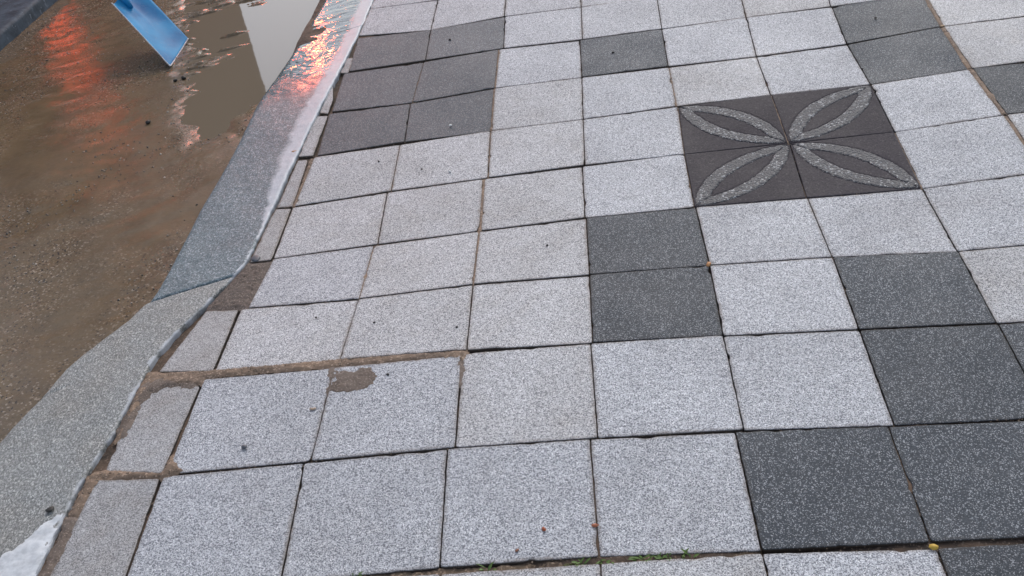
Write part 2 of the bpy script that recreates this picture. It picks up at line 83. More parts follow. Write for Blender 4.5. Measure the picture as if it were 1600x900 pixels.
D['tiles']=[["A",1,"L",[-0.886,-1.5247],[-0.5831,-1.5218],[-0.599,-1.2226],[-0.898,-1.2253]],["A",2,"L",[-0.5811,-1.5218],[-0.2793,-1.5166],[-0.2901,-1.2172],[-0.597,-1.2226]],["A",3,"L",[-0.2773,-1.5166],[0.0159,-1.5128],[0.0063,-1.2134],[-0.2881,-1.2172]],["A",4,"L",[0.0179,-1.5128],[0.3062,-1.5058],[0.298,-1.2063],[0.0083,-1.2133]],["A",5,"L",[0.3082,-1.5058],[0.6047,-1.5112],[0.6014,-1.2117],[0.3,-1.2063]],["A",6,"D",[0.6067,-1.5112],[0.8941,-1.5084],[0.9023,-1.2089],[0.6034,-1.2117]],["A",7,"D",[0.8961,-1.5084],[1.1949,-1.5057],[1.2033,-1.2062],[0.9043,-1.2089]],["A",8,"D",[1.2019,-1.5056],[1.4957,-1.5029],[1.5043,-1.2035],[1.2103,-1.2061]],["A",9,"L",[1.4977,-1.5029],[1.7964,-1.5002],[1.8053,-1.2007],[1.5063,-1.2034]],["A",10,"L",[1.7984,-1.5002],[2.0972,-1.4974],[2.1063,-1.198],[1.8073,-1.2007]],["B",1,"L",[-0.9068,-1.2362],[-0.5947,-1.2196],[-0.6111,-0.9103],[-0.9196,-0.9199]],["B",2,"L",[-0.5927,-1.2194],[-0.2929,-1.2004],[-0.3038,-0.8983],[-0.6091,-0.9102]],["B",3,"L",[-0.2909,-1.2004],[0.0044,-1.1954],[-0.0051,-0.8983],[-0.3018,-0.8983]],["B",4,"L",[0.0064,-1.1954],[0.2979,-1.1986],[0.2897,-0.901],[-0.0031,-0.8983]],["B",5,"D",[0.2999,-1.1986],[0.5944,-1.1964],[0.5911,-0.9048],[0.2917,-0.901]],["B",6,"D",[0.5964,-1.1964],[0.8781,-1.1986],[0.886,-0.9114],[0.5931,-0.9048]],["B",7,"D",[0.8801,-1.1986],[1.1791,-1.1923],[1.187,-0.9101],[0.888,-0.9115]],["B",8,"L",[1.1861,-1.1921],[1.48,-1.1859],[1.488,-0.9087],[1.194,-0.91]],["B",9,"D",[1.482,-1.1859],[1.7809,-1.1796],[1.789,-0.9073],[1.49,-0.9086]],["B",10,"L",[1.7829,-1.1795],[2.0819,-1.1732],[2.09,-0.9058],[1.791,-0.9072]],["C",1,"L",[-0.915,-0.912],[-0.5968,-0.9047],[-0.6012,-0.6014],[-0.9193,-0.6005]],["C",2,"L",[-0.5948,-0.9047],[-0.2878,-0.8947],[-0.2978,-0.5943],[-0.5992,-0.6013]],["C",3,"L",[-0.2858,-0.8947],[0.0108,-0.8955],[0.0027,-0.5891],[-0.2937,-0.5834]],["C",4,"L",[0.0128,-0.8955],[0.3072,-0.8945],[0.3024,-0.5923],[0.0048,-0.5891]],["C",5,"L",[0.3092,-0.8945],[0.603,-0.9016],[0.6021,-0.5982],[0.3044,-0.5923]],["C",6,"D",[0.605,-0.9017],[0.8985,-0.903],[0.8991,-0.6041],[0.6041,-0.5982]],["C",7,"D",[0.9005,-0.903],[1.1995,-0.9015],[1.2001,-0.6047],[0.9011,-0.6041]],["C",8,"D",[1.2065,-0.9015],[1.5005,-0.9],[1.5011,-0.6053],[1.2071,-0.6047]],["C",9,"D",[1.5025,-0.9],[1.8015,-0.8985],[1.8021,-0.6059],[1.5031,-0.6053]],["C",10,"L",[1.8035,-0.8985],[2.1025,-0.897],[2.1031,-0.6065],[1.8041,-0.6059]],["D",1,"L",[-0.9008,-0.5734],[-0.5933,-0.5693],[-0.5938,-0.3083],[-0.9132,-0.2941]],["D",2,"L",[-0.5913,-0.5693],[-0.2875,-0.5728],[-0.2941,-0.2952],[-0.5918,-0.3083]],["D",3,"L",[-0.2855,-0.5728],[0.0072,-0.5842],[0.0043,-0.3011],[-0.2921,-0.2951]],["D",4,"D",[0.0092,-0.5843],[0.3027,-0.5895],[0.304,-0.3005],[0.0063,-0.3011]],["D",5,"L",[0.3047,-0.5895],[0.6018,-0.593],[0.603,-0.3014],[0.306,-0.3005]],["D",6,"D",[0.6038,-0.5931],[0.8966,-0.5988],[0.8978,-0.3139],[0.605,-0.3014]],["D",7,"L",[0.8986,-0.5988],[1.1975,-0.6031],[1.1987,-0.3173],[0.8998,-0.314]],["D",8,"L",[1.2045,-0.6032],[1.4985,-0.6073],[1.4997,-0.3206],[1.2057,-0.3173]],["D",9,"L",[1.5005,-0.6074],[1.7995,-0.6116],[1.8007,-0.3239],[1.5017,-0.3206]],["D",10,"L",[1.8015,-0.6116],[2.1004,-0.6158],[2.1017,-0.3272],[1.8027,-0.3239]],["E",1,"L",[-0.8946,-0.2909],[-0.5932,-0.302],[-0.6005,-0.0237],[-0.8905,-0.0341]],["E",2,"L",[-0.5912,-0.3019],[-0.2954,-0.2889],[-0.3015,-0.0126],[-0.5985,-0.0237]],["E",3,"L",[-0.2909,-0.2888],[0.0043,-0.2977],[-0.0004,-0.0082],[-0.297,-0.0125]],["E",4,"D",[0.0063,-0.2977],[0.3044,-0.2972],[0.2981,-0.0066],[0.0016,-0.0082]],["E",5,"L",[0.3064,-0.2972],[0.602,-0.298],[0.5957,-0.0108],[0.3001,-0.0066]],["E",6,"L",[0.604,-0.298],[0.8971,-0.3106],[0.8932,-0.0126],[0.5977,-0.0109]],["E",7,"L",[0.8991,-0.3107],[1.1951,-0.3139],[1.1997,-0.0029],[0.8952,-0.0126]],["E",8,"L",[1.2051,-0.314],[1.4991,-0.3173],[1.5036,0.0017],[1.2097,-0.0027]],["E",9,"L",[1.5011,-0.3173],[1.8001,-0.3206],[1.8046,0.0063],[1.5056,0.0018]],["E",10,"L",[1.8021,-0.3206],[2.101,-0.3239],[2.1056,0.0108],[1.8066,0.0063]],["F",1,"L",[-0.8916,-0.0298],[-0.5908,-0.0146],[-0.6077,0.2894],[-0.9036,0.2719]],["F",2,"L",[-0.5888,-0.0146],[-0.3,-0.0089],[-0.3097,0.2969],[-0.6057,0.2894]],["F",3,"L",[-0.2935,-0.0087],[-0.0039,-0.0035],[-0.0075,0.2918],[-0.3032,0.297]],["F",4,"L",[-0.0019,-0.0034],[0.295,-0.0021],[0.2946,0.2992],[-0.0055,0.2918]],["F",5,"f",[0.297,-0.0021],[0.593,-0.0065],[0.6003,0.2967],[0.2966,0.2992]],["F",6,"f",[0.595,-0.0066],[0.8932,-0.0122],[0.8967,0.2934],[0.6023,0.2967]],["F",7,"L",[0.8952,-0.0122],[1.2022,0.0002],[1.2011,0.3055],[0.8987,0.2935]],["F",8,"L",[1.2122,0.0004],[1.5062,0.0047],[1.5051,0.3104],[1.2111,0.3057]],["F",9,"L",[1.5082,0.0047],[1.8071,0.009],[1.806,0.3153],[1.5071,0.3105]],["F",10,"D",[1.8091,0.009],[2.1081,0.0133],[2.107,0.3201],[1.808,0.3153]],["G",1,"L",[-0.8992,0.2801],[-0.597,0.2991],[-0.6063,0.5939],[-0.8964,0.5866]],["G",2,"L",[-0.595,0.2992],[-0.2957,0.3023],[-0.3048,0.6045],[-0.6043,0.594]],["G",3,"L",[-0.2917,0.3023],[0.0003,0.3022],[-0.001,0.5955],[-0.3008,0.6044]],["G",4,"L",[0.0023,0.3022],[0.2946,0.2996],[0.3021,0.6022],[0.001,0.5955]],["G",5,"f",[0.2966,0.2996],[0.5971,0.2998],[0.5955,0.6083],[0.3041,0.6022]],["G",6,"f",[0.5991,0.2998],[0.8968,0.2938],[0.898,0.5924],[0.5975,0.6083]],["G",7,"L",[0.8988,0.2939],[1.2009,0.3127],[1.1945,0.6067],[0.9,0.5924]],["G",8,"D",[1.2134,0.3132],[1.4931,0.3153],[1.4839,0.5988],[1.207,0.6068]],["G",9,"L",[1.4951,0.3153],[1.7941,0.3197],[1.7849,0.6004],[1.4859,0.5988]],["G",10,"L",[1.7961,0.3197],[2.0951,0.3242],[2.0859,0.6019],[1.7869,0.6004]],["H",1,"D",[-0.8895,0.5976],[-0.5933,0.6122],[-0.6048,0.8812],[-0.9007,0.8944]],["H",2,"D",[-0.5913,0.6122],[-0.3035,0.6039],[-0.3077,0.9035],[-0.6028,0.8813]],["H",3,"L",[-0.2985,0.6037],[-0.0009,0.6003],[-0.0002,0.8976],[-0.3027,0.9038]],["H",4,"L",[0.0011,0.6004],[0.2989,0.6121],[0.2971,0.8919],[0.0018,0.8975]],["H",5,"L",[0.3009,0.6121],[0.5936,0.6092],[0.5901,0.8869],[0.2991,0.8919]],["H",6,"L",[0.5956,0.6092],[0.8971,0.5974],[0.888,0.8868],[0.5921,0.8869]],["H",7,"D",[0.8991,0.5974],[1.1928,0.6077],[1.1958,0.9213],[0.89,0.887]],["H",8,"L",[1.2053,0.608],[1.4701,0.6124],[1.4667,0.9151],[1.2083,0.9219]],["H",9,"L",[1.4721,0.6124],[1.7711,0.6143],[1.7677,0.9177],[1.4687,0.9151]],["H",10,"L",[1.7731,0.6143],[2.072,0.6162],[2.0687,0.9203],[1.7697,0.9177]],["I",1,"D",[-0.8935,0.9071],[-0.5988,0.8895],[-0.5895,1.2025],[-0.8986,1.2066]],["I",2,"D",[-0.5968,0.8895],[-0.3057,0.9081],[-0.3058,1.2145],[-0.5875,1.2025]],["I",3,"L",[-0.3007,0.9084],[-0.0001,0.9028],[-0.0022,1.1969],[-0.3008,1.2147]],["I",4,"D",[0.0019,0.9028],[0.2958,0.9026],[0.2967,1.1996],[-0.0002,1.1969]],["I",5,"L",[0.2978,0.9026],[0.5908,0.8921],[0.6005,1.21],[0.2987,1.1997]],["I",6,"L",[0.5928,0.8921],[0.888,0.8973],[0.9002,1.1998],[0.6025,1.21]],["I",7,"D",[0.89,0.8974],[1.1957,0.9219],[1.2152,1.2537],[0.9022,1.1999]],["I",8,"L",[1.2083,0.9225],[1.5023,0.9246],[1.5217,1.2617],[1.2278,1.255]],["I",9,"D",[1.5043,0.9247],[1.8033,0.9268],[1.8227,1.2686],[1.5237,1.2618]],["I",10,"L",[1.8053,0.9269],[2.1043,0.929],[2.1236,1.2754],[1.8247,1.2686]],["J",1,"D",[-0.8803,1.2173],[-0.5837,1.2173],[-0.5912,1.4919],[-0.8929,1.5216]],["J",2,"D",[-0.5817,1.2173],[-0.2862,1.2209],[-0.2936,1.512],[-0.5892,1.4919]],["J",3,"L",[-0.2842,1.2209],[0.0074,1.2055],[0.0074,1.5006],[-0.2916,1.5121]],["J",4,"L",[0.0094,1.2054],[0.2971,1.2056],[0.3006,1.5113],[0.0094,1.5006]],["J",5,"L",[0.2991,1.2056],[0.6005,1.2104],[0.6096,1.4684],[0.3026,1.5112]],["J",6,"L",[0.6025,1.2104],[0.8972,1.2071],[0.9263,1.5218],[0.6116,1.4684]],["J",7,"L",[0.8992,1.2071],[1.1927,1.2054],[1.2218,1.522],[0.9283,1.522]],["J",8,"L",[1.2052,1.2053],[1.4992,1.2036],[1.5283,1.5221],[1.2343,1.522]],["J",9,"L",[1.5012,1.2036],[1.8002,1.2019],[1.8293,1.5221],[1.5303,1.5221]],["J",10,"L",[1.8022,1.2019],[2.1012,1.2002],[2.1303,1.5221],[1.8313,1.5221]],["K",1,"L",[-0.8943,1.5475],[-0.5912,1.4924],[-0.5927,1.8054],[-0.8874,1.8233]],["K",2,"L",[-0.5892,1.4923],[-0.2965,1.52],[-0.2997,1.8322],[-0.5907,1.8054]],["K",3,"L",[-0.2945,1.52],[0.0075,1.5075],[0.0067,1.8287],[-0.2977,1.8323]],["K",4,"L",[0.0095,1.5074],[0.3082,1.4941],[0.3077,1.8305],[0.0087,1.8287]],["K",5,"L",[0.3102,1.4941],[0.6089,1.4808],[0.6087,1.8323],[0.3097,1.8305]],["K",6,"L",[0.6109,1.4807],[0.9096,1.4674],[0.9096,1.8341],[0.6107,1.8323]],["K",7,"L",[0.9116,1.4673],[1.2048,1.4542],[1.2051,1.8359],[0.9116,1.8341]],["K",8,"L",[1.2173,1.4537],[1.511,1.4406],[1.5116,1.8378],[1.2176,1.836]],["K",9,"L",[1.513,1.4405],[1.8117,1.4272],[1.8126,1.8396],[1.5136,1.8378]],["K",10,"L",[1.8137,1.4271],[2.1124,1.4138],[2.1136,1.8414],[1.8146,1.8396]],["L",1,"L",[-0.8874,1.8237],[-0.5927,1.8058],[-0.5867,2.1064],[-0.8814,2.1243]],["L",2,"L",[-0.5907,1.8058],[-0.2997,1.8326],[-0.2937,2.1332],[-0.5847,2.1064]],["L",3,"D",[-0.2977,1.8327],[0.0067,1.8291],[0.0127,2.1297],[-0.2917,2.1333]],["L",4,"L",[0.0087,1.8291],[0.3077,1.8309],[0.3137,2.1315],[0.0147,2.1297]],["L",5,"L",[0.3097,1.8309],[0.6087,1.8327],[0.6147,2.1333],[0.3157,2.1315]],["L",6,"D",[0.6107,1.8327],[0.9097,1.8345],[0.9156,2.1351],[0.6167,2.1333]],["L",7,"L",[0.9117,1.8345],[1.2106,1.8363],[1.2166,2.1369],[0.9176,2.1351]],["L",8,"L",[1.2176,1.8364],[1.5116,1.8382],[1.5176,2.1388],[1.2236,2.137]],["L",9,"L",[1.5136,1.8382],[1.8126,1.84],[1.8186,2.1406],[1.5196,2.1388]],["L",10,"L",[1.8146,1.84],[2.1136,1.8418],[2.1196,2.1424],[1.8206,2.1406]],["M",1,"L",[-0.8814,2.1247],[-0.5867,2.1068],[-0.5927,2.4074],[-0.8874,2.4253]],["M",2,"D",[-0.5847,2.1068],[-0.2937,2.1336],[-0.2997,2.4342],[-0.5907,2.4074]],["M",3,"L",[-0.2917,2.1337],[0.0127,2.1301],[0.0067,2.4307],[-0.2977,2.4343]],["M",4,"L",[0.0147,2.1301],[0.3137,2.1319],[0.3077,2.4325],[0.0087,2.4307]],["M",5,"L",[0.3157,2.1319],[0.6147,2.1337],[0.6087,2.4343],[0.3097,2.4325]],["M",6,"L",[0.6167,2.1337],[0.9156,2.1355],[0.9097,2.4361],[0.6107,2.4343]],["M",7,"L",[0.9176,2.1355],[1.2166,2.1373],[1.2106,2.4379],[0.9117,2.4361]],["M",8,"L",[1.2236,2.1374],[1.5176,2.1392],[1.5116,2.4398],[1.2176,2.438]],["M",9,"L",[1.5196,2.1392],[1.8186,2.141],[1.8126,2.4416],[1.5136,2.4398]],["M",10,"L",[1.8206,2.141],[2.1196,2.1428],[2.1136,2.4434],[1.8146,2.4416]],["N",1,"L",[-0.8874,2.4257],[-0.5927,2.4078],[-0.5987,2.7084],[-0.8934,2.7263]],["N",2,"L",[-0.5907,2.4078],[-0.2997,2.4346],[-0.3057,2.7352],[-0.5967,2.7084]],["N",3,"L",[-0.2977,2.4347],[0.0067,2.4311],[0.0007,2.7317],[-0.3037,2.7353]],["N",4,"L",[0.0087,2.4311],[0.3077,2.4329],[0.3017,2.7335],[0.0027,2.7317]],["N",5,"D",[0.3097,2.4329],[0.6087,2.4347],[0.6027,2.7353],[0.3037,2.7335]],["N",6,"L",[0.6107,2.4347],[0.9096,2.4365],[0.9037,2.7371],[0.6047,2.7353]],["N",7,"L",[0.9116,2.4365],[1.2106,2.4383],[1.2046,2.7389],[0.9057,2.7371]],["N",8,"L",[1.2176,2.4384],[1.5116,2.4402],[1.5056,2.7408],[1.2116,2.739]],["N",9,"L",[1.5136,2.4402],[1.8126,2.442],[1.8066,2.7426],[1.5076,2.7408]],["N",10,"L",[1.8146,2.442],[2.1136,2.4438],[2.1076,2.7444],[1.8086,2.7426]],["O",1,"L",[-0.8934,2.7267],[-0.5987,2.7088],[-0.6047,3.0094],[-0.8994,3.0273]],["O",2,"L",[-0.5967,2.7088],[-0.3057,2.7356],[-0.3117,3.0362],[-0.6027,3.0094]],["O",3,"D",[-0.3037,2.7357],[0.0007,2.7321],[-0.0053,3.0327],[-0.3097,3.0363]],["O",4,"D",[0.0027,2.7321],[0.3017,2.7339],[0.2957,3.0345],[-0.0033,3.0327]],["O",5,"L",[0.3037,2.7339],[0.6027,2.7357],[0.5967,3.0363],[0.2977,3.0345]],["O",6,"L",[0.6047,2.7357],[0.9036,2.7375],[0.8977,3.0381],[0.5987,3.0363]],["O",7,"L",[0.9056,2.7375],[1.2046,2.7393],[1.1986,3.0399],[0.8997,3.0381]],["O",8,"L",[1.2116,2.7394],[1.5056,2.7412],[1.4996,3.0418],[1.2056,3.04]],["O",9,"L",[1.5076,2.7412],[1.8066,2.743],[1.8006,3.0436],[1.5016,3.0418]],["O",10,"L",[1.8086,2.743],[2.1076,2.7448],[2.1016,3.0454],[1.8026,3.0436]],["P",1,"L",[-0.8994,3.0277],[-0.6047,3.0098],[-0.6107,3.3104],[-0.9054,3.3283]],["P",2,"L",[-0.6027,3.0098],[-0.3117,3.0366],[-0.3177,3.3372],[-0.6087,3.3104]],["P",3,"L",[-0.3097,3.0367],[-0.0053,3.0331],[-0.0113,3.3337],[-0.3157,3.3373]],["P",4,"L",[-0.0033,3.0331],[0.2957,3.0349],[0.2897,3.3355],[-0.0093,3.3337]],["P",5,"L",[0.2977,3.0349],[0.5967,3.0367],[0.5907,3.3373],[0.2917,3.3355]],["P",6,"L",[0.5987,3.0367],[0.8976,3.0385],[0.8917,3.3391],[0.5927,3.3373]],["P",7,"D",[0.8996,3.0385],[1.1986,3.0403],[1.1926,3.3409],[0.8937,3.3391]],["P",8,"L",[1.2056,3.0404],[1.4996,3.0422],[1.4936,3.3428],[1.1996,3.341]],["P",9,"L",[1.5016,3.0422],[1.8006,3.044],[1.7946,3.3446],[1.4956,3.3428]],["P",10,"L",[1.8026,3.044],[2.1016,3.0458],[2.0956,3.3464],[1.7966,3.3446]],["Q",1,"L",[-0.9054,3.3287],[-0.6107,3.3108],[-0.6167,3.6114],[-0.9114,3.6293]],["Q",2,"L",[-0.6087,3.3108],[-0.3177,3.3376],[-0.3237,3.6382],[-0.6147,3.6114]],["Q",3,"L",[-0.3157,3.3377],[-0.0113,3.3341],[-0.0173,3.6347],[-0.3217,3.6383]],["Q",4,"L",[-0.0093,3.3341],[0.2897,3.3359],[0.2837,3.6365],[-0.0153,3.6347]],["Q",5,"L",[0.2917,3.3359],[0.5907,3.3377],[0.5847,3.6383],[0.2857,3.6365]],["Q",6,"L",[0.5927,3.3377],[0.8916,3.3395],[0.8857,3.6401],[0.5867,3.6383]],["Q",7,"L",[0.8936,3.3395],[1.1926,3.3413],[1.1866,3.6419],[0.8877,3.6401]],["Q",8,"L",[1.1996,3.3414],[1.4936,3.3432],[1.4876,3.6438],[1.1936,3.642]],["Q",9,"L",[1.4956,3.3432],[1.7946,3.345],[1.7886,3.6456],[1.4896,3.6438]],["Q",10,"L",[1.7966,3.345],[2.0956,3.3468],[2.0896,3.6474],[1.7906,3.6456]],["B",0,"N",[-1.0746,-1.2248],[-0.9104,-1.2362],[-0.9256,-0.9266],[-1.0739,-0.9146]],["C",0,"N",[-1.0644,-0.8889],[-0.9273,-0.9078],[-0.9238,-0.6236],[-1.085,-0.5971]],["D",0,"N",[-1.0526,-0.5491],[-0.9078,-0.5699],[-0.9207,-0.2958],[-1.0125,-0.2847]],["F",0,"N",[-0.9597,-0.0397],[-0.8966,-0.0365],[-0.907,0.2645],[-0.9592,0.2703]],["G",0,"N",[-0.958,0.2822],[-0.9065,0.2805],[-0.9174,0.5777],[-0.9533,0.5813]],["H",0,"N",[-0.9557,0.6035],[-0.9044,0.6008],[-0.904,0.881],[-0.9524,0.8889]],["I",0,"N",[-0.9398,0.9094],[-0.9076,0.9009],[-0.9065,1.0024],[-0.9318,1.1472]],["J",0,"N",[-0.9174,1.2231],[-0.882,1.2065],[-0.8807,1.3396],[-0.9134,1.3504]]]
HZ = np.array(D['hz'], float)/1000.; HX, HY = D['hx0'], D['hy0']
def zg(x, y):
    u = np.clip((np.asarray(x, float)-HX)/.3, 0, HZ.shape[0]-1.001); v = np.clip((np.asarray(y, float)-HY)/.3, 0, HZ.shape[1]-1.001)
    i = u.astype(int); j = v.astype(int); a = u-i; b = v-j
    return HZ[i, j]*(1-a)*(1-b)+HZ[i+1, j]*a*(1-b)+HZ[i, j+1]*(1-a)*b+HZ[i+1, j+1]*a*b
def vnoise(x, y, seed=0):                                   # value noise, vectorised, 0..1
    xi = np.floor(x).astype(np.int64); yi = np.floor(y).astype(np.int64); a = x-xi; b = y-yi
    a = a*a*(3-2*a); b = b*b*(3-2*b)
    def h(i, j):
        n = (i*374761393 + j*668265263 + seed*982451653) & 0xffffffff
        n = ((n ^ (n >> 13))*1274126177) & 0xffffffff
        return ((n ^ (n >> 16)) & 0xffff)/65535.
    return h(xi, yi)*(1-a)*(1-b)+h(xi+1, yi)*a*(1-b)+h(xi, yi+1)*(1-a)*b+h(xi+1, yi+1)*a*b
def fbm(x, y, s, seed=0, o=4):
    t = 0; am = 1.; tot = 0
    x = np.asarray(x, float); y = np.asarray(y, float)
    for k in range(o):
        t = t+am*vnoise(x*s+13.7*k, y*s-7.1*k, seed+k); tot += am; am *= .5; s *= 2.03
    return t/tot
def sdist(x, y, poly):                                      # signed distance, positive inside
    P = np.array(poly); d = np.full(x.shape, 1e9); ins = np.zeros(x.shape, bool)
    for k in range(len(P)):
        a = P[k]; b = P[(k+1) % len(P)]; e = b-a
        t = np.clip(((x-a[0])*e[0]+(y-a[1])*e[1])/max(e@e, 1e-12), 0, 1)
        d = np.minimum(d, np.hypot(x-a[0]-t*e[0], y-a[1]-t*e[1]))
        c = ((a[1] > y) != (b[1] > y)) & (x < (b[0]-a[0])*(y-a[1])/((b[1]-a[1]) if b[1] != a[1] else 1e-12)+a[0])
        ins ^= c
    return np.where(ins, d, -d)

# ---------------------------------------------------------------- object helpers
def tag(o, label=None, cat=None, group=None, kind=None):
    if label: o['label'] = label
    if cat: o['category'] = cat
    if group: o['group'] = group
    if kind: o['kind'] = kind
    return o
def empty(name, loc=(0, 0, 0)):
    o = bpy.data.objects.new(name, None); o.location = loc; o.empty_display_size = .1; COL.objects.link(o); return o
def link(name, me, mat=None, parent=None, smooth=False):
    o = bpy.data.objects.new(name, me); COL.objects.link(o)
    if mat is not None: me.materials.append(mat)
    if parent is not None: o.parent = parent; o.matrix_parent_inverse = Matrix.Translation(parent.location).inverted()
    if smooth: me.polygons.foreach_set('use_smooth', [True]*len(me.polygons))
    return o
def mesh(name, vs, fs):
    me = bpy.data.meshes.new(name); me.from_pydata([tuple(map(float, v)) for v in vs], [], fs); me.validate(); me.update(); return me
def centred(o):                                             # origin to the middle of the mesh
    me = o.data; n = len(me.vertices); co = np.empty(n*3); me.vertices.foreach_get('co', co); co = co.reshape(-1, 3)
    c = (co.min(0)+co.max(0))/2; co -= c; me.vertices.foreach_set('co', co.ravel()); me.update(); o.location = Vector(c)+o.location; return o
def gridmesh(name, X, Y, Z, keep=None):                     # arrays (n,m); keep: bool per cell
    n, m_ = X.shape
    idx = np.arange(n*m_).reshape(n, m_)
    q = np.stack([idx[:-1, :-1], idx[1:, :-1], idx[1:, 1:], idx[:-1, 1:]], -1).reshape(-1, 4)
    if keep is not None: q = q[keep.ravel()]
    used, inv = np.unique(q, return_inverse=True); q = inv.reshape(q.shape)
    co = np.stack([X.ravel(), Y.ravel(), Z.ravel()], -1)[used]
    me = bpy.data.meshes.new(name); me.vertices.add(len(co)); me.vertices.foreach_set('co', co.ravel())
    me.loops.add(q.size); me.loops.foreach_set('vertex_index', q.ravel().astype(np.int32))
    me.polygons.add(len(q)); me.polygons.foreach_set('loop_start', (np.arange(len(q))*4).astype(np.int32))
    me.polygons.foreach_set('loop_total', np.full(len(q), 4, np.int32)); me.update(calc_edges=True); me.validate()
    return me
def box_bm(bm, c, s, rot=None, bev=0.0):
    r = bmesh.ops.create_cube(bm, size=1.0)['verts']
    M = Matrix.Translation(c) @ (rot.to_4x4() if rot is not None else Matrix.Identity(4)) @ Matrix.Diagonal((*s, 1))
    bmesh.ops.transform(bm, matrix=M, verts=r)
    if bev:
        es = list({e for v in r for e in v.link_edges}); bmesh.ops.bevel(bm, geom=es, offset=bev, segments=3, affect='EDGES', profile=.6)
def cyl_bm(bm, p0, p1, r0, r1=None, n=20):
    p0 = Vector(p0); p1 = Vector(p1); d = p1-p0; r1 = r0 if r1 is None else r1
    M = Matrix.Translation((p0+p1)/2) @ d.to_track_quat('Z', 'Y').to_matrix().to_4x4()
    bmesh.ops.create_cone(bm, cap_ends=True, segments=n, radius1=r0, radius2=r1, depth=d.length, matrix=M)
def bmo(name, bm, mat, parent=None, smooth=False):
    me = bpy.data.meshes.new(name); bm.normal_update(); bm.to_mesh(me); bm.free()
    return centred(link(name, me, mat, parent, smooth))
def adopt(child, parent):                                   # keep the child where it is, under its parent
    bpy.context.view_layer.update(); child.parent = parent; child.matrix_parent_inverse = parent.matrix_world.inverted()

# ---------------------------------------------------------------- materials
class N:
    def __init__(s, name):
        s.m = bpy.data.materials.new(name); s.m.use_nodes = True; s.t = s.m.node_tree
        s.b = s.t.nodes['Principled BSDF']; s.pos = s.n('ShaderNodeNewGeometry').outputs['Position']
    def n(s, ty, **kw):
        o = s.t.nodes.new(ty)
        for k, v in kw.items(): setattr(o, k, v)
        return o
    def l(s, a, b): s.t.links.new(a, b)
    def val(s, inp, v):
        if hasattr(v, 'links'): s.l(v, inp)
        elif isinstance(v, (tuple, list)) and len(v) == 3 and inp.type == 'RGBA': inp.default_value = (*v, 1)
        else: inp.default_value = v
    def noise(s, scale, detail=3, rough=.5, vec=None, dist=0):
        o = s.n('ShaderNodeTexNoise'); s.l(vec or s.pos, o.inputs['Vector']); o.inputs['Scale'].default_value = scale
        o.inputs['Detail'].default_value = detail; o.inputs['Roughness'].default_value = rough; o.inputs['Distortion'].default_value = dist; return o.outputs['Fac']
    def vor(s, scale, feature='F1', vec=None, out='Color', rnd=1):
        o = s.n('ShaderNodeTexVoronoi', feature=feature); s.l(vec or s.pos, o.inputs['Vector']); o.inputs['Scale'].default_value = scale; o.inputs['Randomness'].default_value = rnd
        return o.outputs[out]
    def scalevec(s, sc, vec=None):
        o = s.n('ShaderNodeMapping'); s.l(vec or s.pos, o.inputs['Vector']); o.inputs['Scale'].default_value = sc[:3]
        if len(sc) > 3: o.inputs['Rotation'].default_value[2] = sc[3]
        return o.outputs[0]
    def sep(s, c, k=0):
        o = s.n('ShaderNodeSeparateColor'); s.l(c, o.inputs[0]); return o.outputs[k]
    def xyz(s, k):
        o = s.n('ShaderNodeSeparateXYZ'); s.l(s.pos, o.inputs[0]); return o.outputs[k]
    def map(s, v, a, b, c=0., d=1., smooth=False):
        o = s.n('ShaderNodeMapRange'); s.val(o.inputs[0], v); o.inputs[1].default_value = a; o.inputs[2].default_value = b; o.inputs[3].default_value = c; o.inputs[4].default_value = d
        if smooth: o.interpolation_type = 'SMOOTHSTEP'
        return o.outputs[0]
    def math(s, op, a, b=0.):
        o = s.n('ShaderNodeMath', operation=op); s.val(o.inputs[0], a); s.val(o.inputs[1], b); return o.outputs[0]
    def mix(s, f, a, b, blend='MIX'):
        o = s.n('ShaderNodeMix', data_type='RGBA', blend_type=blend); s.val(o.inputs[0], f); s.val(o.inputs[6], a); s.val(o.inputs[7], b); return o.outputs[2]
    def attr(s, name):
        return s.n('ShaderNodeAttribute', attribute_name=name).outputs['Fac']
    def orand(s): return s.n('ShaderNodeObjectInfo').outputs['Random']
    def bump(s, h, strength=.5, dist=.002, nrm=None):
        o = s.n('ShaderNodeBump'); s.val(o.inputs['Height'], h); o.inputs['Strength'].default_value = strength; o.inputs['Distance'].default_value = dist
        if nrm is not None: s.l(nrm, o.inputs['Normal'])
        return o.outputs[0]
    def done(s, color=None, rough=None, nrm=None, spec=None, ior=None, metal=None, **kw):
        B = s.b.inputs
        if color is not None: s.val(B['Base Color'], color)
        if rough is not None: s.val(B['Roughness'], rough)
        if nrm is not None: s.l(nrm, B['Normal'])
        if spec is not None: s.val(B['Specular IOR Level'], spec)
        if ior is not None: s.val(B['IOR'], ior)
        if metal is not None: s.val(B['Metallic'], metal)
        for k, v in kw.items(): s.val(B[k.replace('_', ' ')], v)
        return s.m
